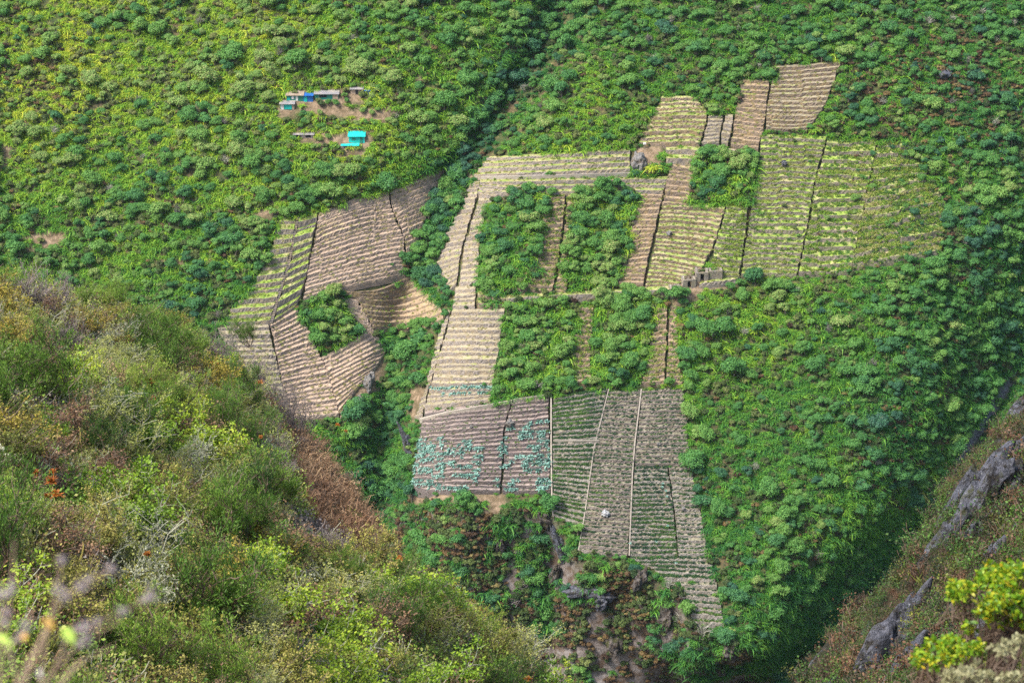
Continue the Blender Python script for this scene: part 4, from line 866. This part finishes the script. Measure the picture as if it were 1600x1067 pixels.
pk = np.where(rng.uniform(0, 1, N_) < .22, rng.integers(0, 8, N_), np.clip(((q + .7) / 1.4 * 8).astype(int), 0, 7)); pk = np.where(hb, np.where(rng.uniform(0, 1, N_) < .85, 0, 5), pk)
s_ = rng.uniform(.6, 1.5, N_); scatter('undergrowth', 'dry grass and low scrub covering the near hillside', 'undergrowth', lowp, np.stack([x, y, z], -1), rots(N_, .2), np.repeat(s_[:, None], 3, 1), pk, np.clip(.5 + .3 * noise(x / 6, y / 6, 133) + rng.normal(0, .18, N_), 0, 1))
print('undergrowth', N_)
# brush on the rocky ridge, its tint kept low to paint in shade
N_ = 60000; x = rng.uniform(10, 130, N_); y = rng.uniform(100, 390, N_); z = cliff_z(x, y); u, v = proj(np.stack([x, y, z], -1))
k_ = (u > 1150) & (u < 1960) & (v < 1200) & (v > np.interp(u, CS[:, 0], CS[:, 1]) - 40); x, y, z, u, v = x[k_], y[k_], z[k_], u[k_], v[k_]
q = fbm((x * .8 - y * .6) / 6, y / 25, 141, 3); k_ = rng.uniform(-.5, .6, len(x)) < q + .12; x, y, z, u, v, q = x[k_], y[k_], z[k_], u[k_], v[k_], q[k_]; N_ = len(x)
pk = rng.choice([1, 2, 2, 4, 4, 4, 5, 5, 8, 9, 9], N_); s_ = np.clip(rng.lognormal(.35, .45, N_), .6, 4.2)
scatter('ridge_undergrowth', 'sparse dry brush, tinted darker for shade, clinging to the rocky ridge on the right', 'undergrowth', lowp + [proto_low(708, 'ridge_brown_shaded', 'twig_brown'), proto_low(709, 'ridge_green_shaded', 'twig_brown')], np.stack([x, y, z], -1), rots(N_, .2), np.repeat(s_[:, None], 3, 1), pk, np.clip(.10 + .15 * q + rng.normal(0, .12, N_), 0, 1))
print('ridge brush', N_)
M['rock'] = tex_mat('lichen_rock', [(.095, .10, .125), ((.18, .185, .225), .9, .45, .6), ((.05, .045, .04), .7, .48, .6), ((.34, .35, .36), 2.6, .60, .68), ((.07, .075, .03), .5, .54, .64)], bump=1.0, bscale=1.6)
M['palerock'] = tex_mat('pale_rock', [(.24, .23, .22), ((.15, .125, .10), .7, .46, .6), ((.38, .38, .38), 2.0, .58, .7)], bump=1.0, bscale=2.0)
M['crag'] = tex_mat('cliff_rock', [(.10, .085, .075), ((.19, .165, .15), .9, .45, .6), ((.06, .045, .035), .7, .48, .6), ((.28, .27, .26), 2.6, .62, .70), ((.07, .07, .03), .5, .52, .62)], bump=1.0, bscale=1.6)
M['whiterock'] = tex_mat('white_rock', [(.52, .52, .52), ((.36, .35, .34), .9, .5, .64)], bump=1.0, bscale=2.0)
import bmesh
def rock(P, dims, rot, mat, label, seed, rough=.45, name='rock_outcrop', cat='rock'):
    bm = bmesh.new(); bmesh.ops.create_icosphere(bm, subdivisions=4, radius=1.0); me = bpy.data.meshes.new(name); bm.to_mesh(me); bm.free()
    co = np.empty(len(me.vertices) * 3, np.float32); me.vertices.foreach_get('co', co); co = co.reshape(-1, 3).astype(float)
    d = 1 + rough * (fbm(co[:, 0] * 1.6 + seed, co[:, 1] * 1.6 + co[:, 2] * 1.1, seed, 4)) + .25 * np.round(2.2 * noise(co[:, 0] * 2.5 + seed * 3, co[:, 2] * 2.5 - co[:, 1] * 1.5, seed + 5)) / 2.2
    co = co * d[:, None] * np.array(dims); me.vertices.foreach_set('co', co.astype(np.float32).ravel()); me.materials.append(mat); me.update()
    o = bpy.data.objects.new(name, me); COL.objects.link(o); o.location = tuple(P); o.rotation_euler = rot; return tag(o, label, cat)
RK = [(1500, 800, (2.0, 1.2, 7.5), 'upper slabs of grey rock split along the right ridge'), (1535, 770, (1.6, 1.2, 5.5), 'narrow blue-grey rock rib high on the right ridge'), (1528, 812, (2.3, 1.2, 6.0), 'broad leaning rock slab right of the split slabs'), (1592, 650, (1.2, 1.0, 4.0), 'rock edge at the right border of the picture'),
      (1562, 770, (1.2, 1.0, 2.0), 'small pale boulder high on the right ridge'), (1392, 1000, (1.5, 1.0, 5.0), 'tall dark blue rock face low on the right ridge'), (1375, 1045, (2.2, 1.2, 4.5), 'lowest rock face at the bottom of the right ridge'), (1444, 885, (.8, .7, 1.3), 'little knob of rock on the ridge edge'), (1494, 890, (.8, .8, 2.2), 'short grey rock step in the middle of the right ridge'),
      (1472, 930, (.6, .6, 2.4), 'thin pale rock streak behind the yellow-green bush'), (1440, 975, (.7, .6, 2.0), 'small whitish rock left of the yellow-green bush'), (1550, 985, (1.2, .9, 2.6), 'rock face behind the yellow-green bush'), (1470, 850, (1.0, .9, 3.6), 'thin rock rib left of the split slabs'), (1512, 850, (1.3, .9, 3.2), 'rock foot below the leaning slab'), (1574, 725, (1.0, .9, 3.4), 'rock rib just under the ridge line at the right'), (1410, 965, (.9, .8, 2.8), 'rock rib above the tall dark blue face'), (1425, 1040, (1.2, .9, 3.0), 'rock streak right of the lowest rock face'), (1545, 880, (1.0, .8, 2.6), 'rock patch above the yellow-green bush'), (1590, 840, (1.2, .9, 3.0), 'rock patch at the right edge above the bush')]
for i, (u, v, dm, lab) in enumerate(RK):
    P = surf_hit(cliff_z, u, v, 80, 440); rock(P + np.array([.3, .8, -.9]), (dm[0] * 1.3, dm[1], dm[2] * 1.15), (R(-30), R(48), R(8)), M['rock'], lab, 800 + i)
# rocks on the mountain
for i, (u, v, dm, m_, lab) in enumerate([(998, 256, (2.2, 1.8, 3.2), 'palerock', 'pale grey and brown rock outcrop between the tall walls and the drain'), (946, 803, (1.0, .9, 1.0), 'whiterock', 'white boulder lying on the long middle terraces'), (877, 860, (1.6, 1.5, 7.5), 'rock', 'pale rock streak on the cliff below the green cropped terraces'),
      (920, 925, (6, 2, 1.8), 'rock', 'blue-grey rock ledge at the cliff foot'), (945, 940, (3, 1.6, 2.6), 'rock', 'lower end of the blue-grey ledge at the cliff foot'), (576, 600, (1.8, 1.6, 3.6), 'palerock', 'pale crag at the ravine edge of the bare fan'), (560, 640, (1.6, 1.6, 3.4), 'palerock', 'second pale crag lower on the ravine edge'), (1476, 118, (2.6, 1.6, 1.4), 'rock', 'grey boulder among brown scrub at the upper right'),
      (640, 700, (1.5, 1.2, 6), 'rock', 'dark rock edge left of the dark lower terraces'), (796, 663, (1.1, 1.0, 1.2), 'palerock', 'broken stone heap at the top of the dense plant plot'), (1028, 694, (.6, .5, .4), 'palerock', 'small white stone on the wide lower right terraces'), (736, 667, (.4, .4, .5), 'palerock', 'small white stone on the dark lower terraces'), (1067, 795, (.5, .5, .6), 'palerock', 'small pale stone at the stepped join of the lower right terraces'), (1045, 366, (.9, .7, .7), 'palerock', 'pale boulder on the grass streaked terraces above the ruins'), (1225, 256, (1.0, .8, .9), 'rock', 'dark boulder on the long green-edged terraces'), (850, 815, (2.2, 1.4, 3.5), 'crag', 'dark crag under the green cropped terraces'), (866, 905, (1.6, 1.4, 6.0), 'crag', 'narrow crag low in the middle of the cliff'), (1000, 905, (3.0, 1.6, 3.0), 'crag', 'brown grey crag under the lowest wide terraces'), (1040, 965, (2.4, 1.6, 4.0), 'crag', 'crag left of the last hanging terraces'), (960, 1000, (2.6, 1.5, 4.5), 'crag', 'shadowed crag at the bottom of the cliff'), (1140, 1015, (2.6, 1.6, 3.0), 'crag', 'crag under the bottom tip of the terraces'), (1120, 1045, (3.0, 1.6, 2.4), 'crag', 'dark ledge at the bottom edge below the terrace tip'), (780, 860, (1.5, 1.2, 4.0), 'crag', 'reddish dark crag between the cliff trees')]):
    rock(hit(np.array(float(u)), np.array(float(v))) + [0, -.6, .5], dm, (R(-20), R(10 * math.sin(i)), i), M[m_], lab, 840 + i)

# ------------------------------------------------------------------ huts
def metal(name, c, c2): return tex_mat(name, [c, (c2, .7, .42, .62), (tuple(x * .6 for x in c), 2.5, .58, .7)], bump=.1, bscale=6, rough=.5, spec=.4, rnd=.05)
M['turq'] = metal('turquoise_sheet', (.015, .50, .46), (.02, .60, .56)); M['turqtarp'] = metal('turquoise_tarp', (.012, .36, .31), (.015, .42, .38)); M['blue'] = metal('blue_tarp', (.02, .11, .36), (.03, .15, .44))
M['tin'] = metal('grey_tin', (.24, .23, .245), (.34, .30, .27)); M['rusttin'] = metal('rusty_tin', (.28, .21, .15), (.34, .28, .23)); M['greenboard'] = metal('green_board', (.025, .16, .12), (.03, .20, .15)); M['whiteboard'] = plain('white_board', (.62, .60, .58)); M['tanwall'] = plain('tan_wall', (.42, .30, .22)); M['darkopen'] = plain('dark_opening', (.02, .02, .022)); M['pinkwall'] = plain('pinkish_wall', (.40, .30, .29))
def corr_roof(b, x0, x1, y0, z0, y1, z1, amp=.05, step=.28):
    n = max(4, int((x1 - x0) / step * 2)); xs = np.linspace(x0, x1, n); w = amp * np.where(np.arange(n) % 2, 1, -1)
    b.grid(np.stack([np.stack([xs, np.full(n, y0), z0 + w], -1), np.stack([xs, np.full(n, y1), z1 + w], -1)], 0))
    b.grid(np.stack([np.stack([xs, np.full(n, y1), z1 + w - .06], -1), np.stack([xs, np.full(n, y0), z0 + w - .06], -1)], 0)); b.grid(np.stack([np.stack([xs, np.full(n, y0), z0 + w - .06], -1), np.stack([xs, np.full(n, y0), z0 + w], -1)], 0))
def shed(u0, u1, vb, depth, hw, rise, label, roofmat, wallmat, panels=(), sidemat=None, name='tin_roofed_shed', yaw=0.0, cat='hut'):
    P = hit(np.array((u0 + u1) / 2), np.array(float(vb))); px = np.linalg.norm(P) / FPX; w = (u1 - u0) * px
    r = empty(name, P, label, cat); r.rotation_euler = (0, 0, R(yaw))
    b = MB(); b.box((0, depth / 2, hw / 2 - 1.0), (w, depth, hw + 2.0)); b.build('wall', M[wallmat], r)
    if sidemat:
        b = MB(); b.box((w / 2 + .03, depth / 2, hw / 2), (.05, depth - .02, hw)); b.build('side_wall', M[sidemat], r)
    b = MB(); corr_roof(b, -w / 2 - .25, w / 2 + .25, -.5, hw + .02, depth + .3, hw + rise); b.build('roof', M[roofmat], r)
    for nm, c0, c1, z0, z1, m_ in panels:
        b = MB(); b.box(((c0 + c1 - 1) / 2 * w, -.04, (z0 + z1) / 2 * hw), ((c1 - c0) * w, .07, (z1 - z0) * hw)); b.build(nm, M[m_], r)
    return r
shed(448, 474, 158.5, 3.6, 2.0, .75, 'long tan roofed shed with green and white boards heading the hut row', 'rusttin', 'greenboard', [('door', .55, .68, .05, .9, 'whiteboard'), ('window', .30, .45, .35, .8, 'whiteboard'), ('board', .02, .2, .1, .6, 'turqtarp')])
shed(474, 489, 159.5, 2.6, 2.1, .35, 'shelter draped in bright blue tarpaulin between the two long sheds', 'blue', 'blue', [('door', .1, .4, 0, .8, 'turqtarp')], name='tarpaulin_shelter')
shed(492, 529, 156, 4.2, 1.9, .9, 'longest shed with a grey corrugated roof in the hut row', 'tin', 'greenboard', [('board', .75, .98, .1, .9, 'tanwall'), ('window', .2, .5, .4, .8, 'darkopen')])
shed(548, 567, 148, 3.4, 1.8, .7, 'grey roofed shed half hidden by bushes right of the hut row', 'tin', 'tanwall', [('door', .4, .6, 0, .9, 'darkopen')])
shed(570, 578, 148, 1.5, 1.3, .2, 'small blue tarpaulin lean-to at the right end of the huts', 'blue', 'blue', [('opening', .2, .5, 0, .7, 'darkopen')], name='tarpaulin_shelter')
shed(438, 460, 172, 2.6, 2.0, .5, 'small hut with green front, white door and pale flat roof below the hut row', 'tin', 'greenboard', [('door', .05, .25, .02, .92, 'whiteboard'), ('panel', .3, .82, .1, .9, 'turqtarp'), ('post', .84, .98, .02, .98, 'tanwall')], 'tanwall')
r = shed(545, 570, 224, 3.2, 2.3, 1.0, 'turquoise house with two roof levels standing alone', 'turq', 'turqtarp', [('door', .70, .86, 0, .85, 'greenboard'), ('window', .2, .45, .4, .75, 'greenboard')], 'pinkwall', name='turquoise_house', cat='house')
b = MB(); b.box((0, 4.3, 1.9), (4.6, 2.0, 4.2)); b.build('wall', M['turq'], r); b = MB(); corr_roof(b, -2.6, 2.6, 3.0, 4.0, 5.6, 4.8); b.build('roof', M['turq'], r)
shed(534, 560, 233, 2.6, 1.2, .35, 'low turquoise roofed lean-to in front of the turquoise house', 'turq', 'whiteboard', [('opening', .15, .4, 0, .8, 'darkopen')], name='turquoise_shelter')
shed(459, 490, 216, 2.4, 1.2, .3, 'low grey ruin-like shelter with a broken roof below the hut row', 'tin', 'pinkwall', [('opening', .1, .35, .1, .9, 'darkopen'), ('opening', .6, .85, .2, .9, 'darkopen')], name='stone_shelter')

# ------------------------------------------------------------------ the stone ruins
M['ruin'] = stone_mat('ruin_masonry', (.23, .20, .17), (.37, .325, .275), (.09, .075, .065), (.27, .23, .15), 2.2)
def ruin(u, v, w, d, h, gab, label, yaw, door=True):
    P = hit(np.array(float(u)), np.array(float(v))); r = empty('stone_ruin', P + [0, -1.0, .2], label, 'ruin'); r.rotation_euler = (0, 0, R(yaw)); t = .6
    b = MB()
    if door: b.box((-w / 4 - .3, t / 2, h / 2 - .6), (w / 2 - .6, t, h + 1.2)); b.box((w / 4 + .3, t / 2, h / 2 - .6), (w / 2 - .6, t, h + 1.2)); b.box((0, t / 2, h - .2), (1.2, t, .45))
    else: b.box((0, t / 2, h / 2 - .6), (w, t, h + 1.2))
    b.build('front_wall', M['ruin'], r)
    b = MB(); b.box((0, d - t / 2, h / 2 - .3), (w, t, h + .8)); b.build('back_wall', M['ruin'], r)
    for s_ in (-1, 1):
        b = MB(); x = s_ * (w / 2 - t / 2); G = gab if s_ < 0 else gab * .6
        A = np.array([[x - t / 2, t + .002, -1.2], [x - t / 2, d - t - .002, -1.2], [x - t / 2, d - t - .002, h], [x - t / 2, d / 2, h + G], [x - t / 2, t + .002, h]]); C = A + [t, 0, 0]
        b.quads(np.array([[A[0], A[1], A[2], A[4]], [C[4], C[2], C[1], C[0]], [A[4], A[2], A[3], A[3]], [C[3], C[3], C[2], C[4]], [A[4], A[3], C[3], C[4]], [A[3], A[2], C[2], C[3]], [A[0], A[4], C[4], C[0]], [A[1], C[1], C[2], A[2]]]))
        b.build('gable_wall', M['ruin'], r)
    if door: b = MB(); b.box((0, t + .25, h / 2 - .5), (1.15, .04, h + .6)); b.build('doorway', M['darkopen'], r)
    return r
ruin(1056, 459, 3.4, 3.6, 1.8, .7, 'lowest stone ruin with a dark doorway facing the valley', 10); ruin(1077, 445, 4.0, 3.6, 1.8, .9, 'middle stone ruin with gabled end walls', 12); ruin(1097, 433, 3.8, 3.4, 1.6, 1.4, 'upper stone ruin with the tallest pointed gable', 8); ruin(1118, 430, 4.0, 2.8, 1.6, .6, 'broken low stone ruin at the right end of the group', 6, False)
one('leafy_bush', protos[2], hit(np.array(1019.), np.array(262.)) + [0, -1.5, .3], (0, 0, 1), (1.3, 1.3, 1.3), .85, 'bright lime green bush against the grey brown rock outcrop', 'bush')
# marker on the rock
P = hit(np.array(1007.), np.array(232.)); r = empty('signpost', P, 'white topped little post standing above the rock outcrop', 'sign')
b = MB(); b.box((0, 0, .5), (.14, .14, 1.8)); b.build('post', M['bark'], r); b = MB(); b.box((0, 0, 1.55), (.9, .5, .5)); b.build('sign_board', M['whiteboard'], r)

# ------------------------------------------------------------------ bushes close by at the lower right
M['nearleaf'] = leaf_mat('young_leaf', [(0, (.05, .13, .012)), (.35, (.12, .25, .012)), (.65, (.24, .35, .014)), (.9, (.42, .40, .02)), (1, (.42, .16, .02))], .9, .35, .4, .4)
M['creamleaf'] = leaf_mat('cream_lichen', [(0, (.10, .10, .045)), (.5, (.22, .215, .11)), (1, (.38, .36, .21))], .6, .2)
def near_bush(name, label, root_uv, D, clusters, leafmat, twig, nper, leaf, cat='bush', lich=()):
    g = np.random.default_rng(int(D * 10) + 3); b = ray(root_uv[0], root_uv[1]); base = np.array([b[0] * D, D, 0.]); base[2] = -1.9 - .70 * D
    tips = []
    for (u, v, ru, rv, n, dz) in clusters:
        uu = u + ru * g.normal(0, .5, n); vv = v + rv * g.normal(0, .5, n); tips.append(ray(uu, vv) * (D + dz + g.normal(0, .28, n))[:, None])
    tips = np.concatenate(tips); r = empty(name, base, label, cat); tips = tips - base; n = len(tips)
    w = MB(); c = tips.mean(0); fork = c * .55
    w.tubes(paths(g, np.zeros((1, 3)), unit(fork)[None], [np.linalg.norm(fork)], 6, None, .01), np.linspace(.05, .025, 6)[None], 6)
    k = 5; t = np.linspace(0, 1, k)[None, :, None]; main = tips[::6]; near = main[np.argmin(np.linalg.norm(tips[:, None] - main[None], axis=2), 1)]; st0 = np.where((np.arange(n) % 6 == 0)[:, None], fork[None], near - (near - fork) * .12)
    Q = st0[:, None] + (tips - st0)[:, None] * t; Q[:, 1:-1] += g.normal(0, .05, (n, k - 2, 3)); Q[:, 1:-1, 2] -= .10
    w.tubes(Q, np.where((np.arange(n) % 6 == 0)[:, None], np.linspace(.013, .004, k)[None], np.linspace(.004, .003, k)[None]), 4); w.build('branch', M[twig], r)
    f = MB(); m = n * nper; i = np.repeat(np.arange(n), nper); d = unit(g.normal(0, .6, (m, 3)) + [0, 0, .55]); Lf = leaf * g.uniform(.7, 1.25, m)
    P = paths(g, tips[i] + g.normal(0, leaf * .35, (m, 3)), d, Lf, 4, np.array([[0, 0, -.25]]).repeat(m, 0), .02)
    f.ribbons(P, unit(np.cross(d, g.standard_normal((m, 3)))), Lf[:, None] * np.array([[.12, .42, .45, .06]])); o = f.build('foliage', M[leafmat], r); o['tint'] = .5
    return r
near_bush('leafy_bush', 'bright yellow-green leafy bush close by at the right edge', (1660, 1100), 15.0, [(1500, 925, 22, 12, 22, 0), (1560, 905, 36, 16, 40, .3), (1590, 895, 30, 18, 30, .2), (1575, 930, 30, 24, 50, 0), (1550, 952, 22, 14, 30, -.2), (1598, 960, 18, 30, 26, 0), (1620, 920, 20, 40, 40, 0), (1515, 980, 5, 6, 5, .2), (1565, 968, 12, 6, 9, 0)], 'nearleaf', 'twig_brown', 24, .042)
near_bush('leafy_bush', 'smaller yellow-green sprig of bush at the bottom right', (1500, 1130), 14.0, [(1445, 1028, 16, 7, 14, 0), (1482, 1010, 20, 14, 26, .1), (1500, 1018, 16, 12, 16, 0), (1525, 1012, 9, 4, 6, .2), (1475, 1035, 14, 8, 9, .1)], 'nearleaf', 'twig_brown', 24, .04)
near_bush('lichen_bush', 'cream lichen covered bush below the yellow-green sprig', (1520, 1140), 13.0, [(1512, 1060, 26, 16, 46, 0), (1490, 1068, 20, 10, 20, .2), (1575, 1060, 22, 8, 12, 0), (1592, 1000, 14, 6, 10, .3), (1570, 1012, 18, 8, 7, .3)], 'creamleaf', 'twig_brown', 16, .038)

# out of focus dry stalks at the lower left, an arm's length away
M['mauveflower'] = leaf_mat('dry_flower', [(0, (.20, .16, .17)), (.5, (.36, .30, .31)), (1, (.50, .43, .42))], .5, .2)
M['tanstalk'] = plain('tan_stalk', (.34, .24, .17)); M['limeleaf'] = plain('lime_leaf', (.42, .60, .10)); M['amberbud'] = plain('amber_bud', (.62, .36, .08)); M['whitebit'] = plain('white_seed', (.75, .73, .76))
D = 3.0; base = np.array([ray(30., 1250.)[0] * D, D, -1.9 - .70 * D]); sr = empty('dry_flower_stalk', base, 'blurred mauve-grey dry flower stalks at the lower left corner', 'plant')
g = np.random.default_rng(77); w = MB(); fl = MB()
def px3(u, v, d=D): return ray(float(u), float(v)) * d - base
for k, pts in enumerate([[(22, 845), (20, 900), (16, 935), (6, 985), (-5, 1090)], [(97, 868), (92, 915), (80, 955), (72, 985), (30, 1090)], [(178, 886), (142, 905), (106, 928), (80, 960), (20, 1100)], [(242, 926), (212, 946), (160, 968), (108, 990), (60, 1100)], [(188, 968), (150, 990), (120, 1010), (70, 1060), (50, 1110)], [(178, 1008), (140, 1025), (100, 1050), (75, 1110)], [(50, 950), (40, 985), (15, 1010), (0, 1100)], [(2, 905), (0, 960), (-6, 1060)]]):
    dd = D + g.normal(0, .10); P = np.array([px3(u, v, dd) for u, v in pts[::-1]]); P = np.concatenate([[[P[0, 0] * .9, P[0, 1] + g.normal(0, .1), -.1]], P]); t = np.linspace(0, 1, 14); tt = np.linspace(0, 1, len(P))
    Q = np.stack([np.interp(t, tt, P[:, a]) for a in range(3)], -1); w.tubes(Q[None], np.linspace(.0012, .0008, 14)[None], 5)
    for a, b_ in zip(pts[:-1], pts[1:]):
        for s_ in (0.12, .42, .72):
            if b_[1] > 1010 or g.uniform() < .45: continue
            c = px3(a[0] * (1 - s_) + b_[0] * s_, a[1] * (1 - s_) + b_[1] * s_, dd); m = 40
            fl.quads(leaf_quads(g, c + g.normal(0, .0036, (m, 3)), g.standard_normal((m, 3)), .0045, .8))
for pts in [[(18, 1090), (40, 1040), (72, 982)], [(62, 1090), (66, 1040), (74, 985)], [(85, 1090), (110, 1050), (130, 1030)], [(30, 1090), (20, 1030), (6, 1000)]]:
    P = np.array([px3(u, v) for u, v in pts]); t = np.linspace(0, 1, 8); Q = np.stack([np.interp(t, np.linspace(0, 1, len(P)), P[:, a]) for a in range(3)], -1); w.tubes(Q[None], np.linspace(.0015, .0011, 8)[None], 5)
w.build('stalk', M['tanstalk'], sr); o = fl.build('flower_head', M['mauveflower'], sr); o['tint'] = .6
def leafp(nm, u, v, L_, W_, ang, mat):
    b = MB(); k = 7; t = np.linspace(0, 1, k); c = px3(u, v); ca, sa = math.cos(ang), math.sin(ang); d = np.array([ca, -.2, sa]); P = c + d * (t[:, None] - .5) * L_ - np.array([0, 0, 1]) * (t[:, None] - .5) ** 2 * L_ * .6
    b.ribbons(P[None], unit(np.array([[-sa, .5, ca]])), (W_ * np.sin(np.pi * np.clip(t, .04, .97)))[None]); b.build(nm, M[mat], sr)
leafp('leaf', 107, 990, .024, .014, -.9, 'limeleaf'); leafp('leaf', 6, 998, .026, .010, -.5, 'limeleaf'); leafp('bud', 76, 972, .018, .012, -1.0, 'amberbud'); leafp('bud', 38, 994, .010, .008, .4, 'amberbud'); leafp('seed_pod', 62, 1050, .018, .006, 1.5, 'whitebit')

# ------------------------------------------------------------------ thin air between the viewpoint and the mountain
hm, nt, N, L = mat_new('haze'); out = N.new('ShaderNodeOutputMaterial'); pv = N.new('ShaderNodeVolumePrincipled'); pv.inputs['Color'].default_value = (.62, .80, 1.0, 1); pv.inputs['Density'].default_value = .00002; pv.inputs['Anisotropy'].default_value = .2
L.new(pv.outputs[0], out.inputs['Volume'])
b = MB(); b.box((10, 440, -215), (900, 1300, 500)); tag(b.build('haze', hm), 'thin pale blue air across the gorge', 'haze', kind='stuff')
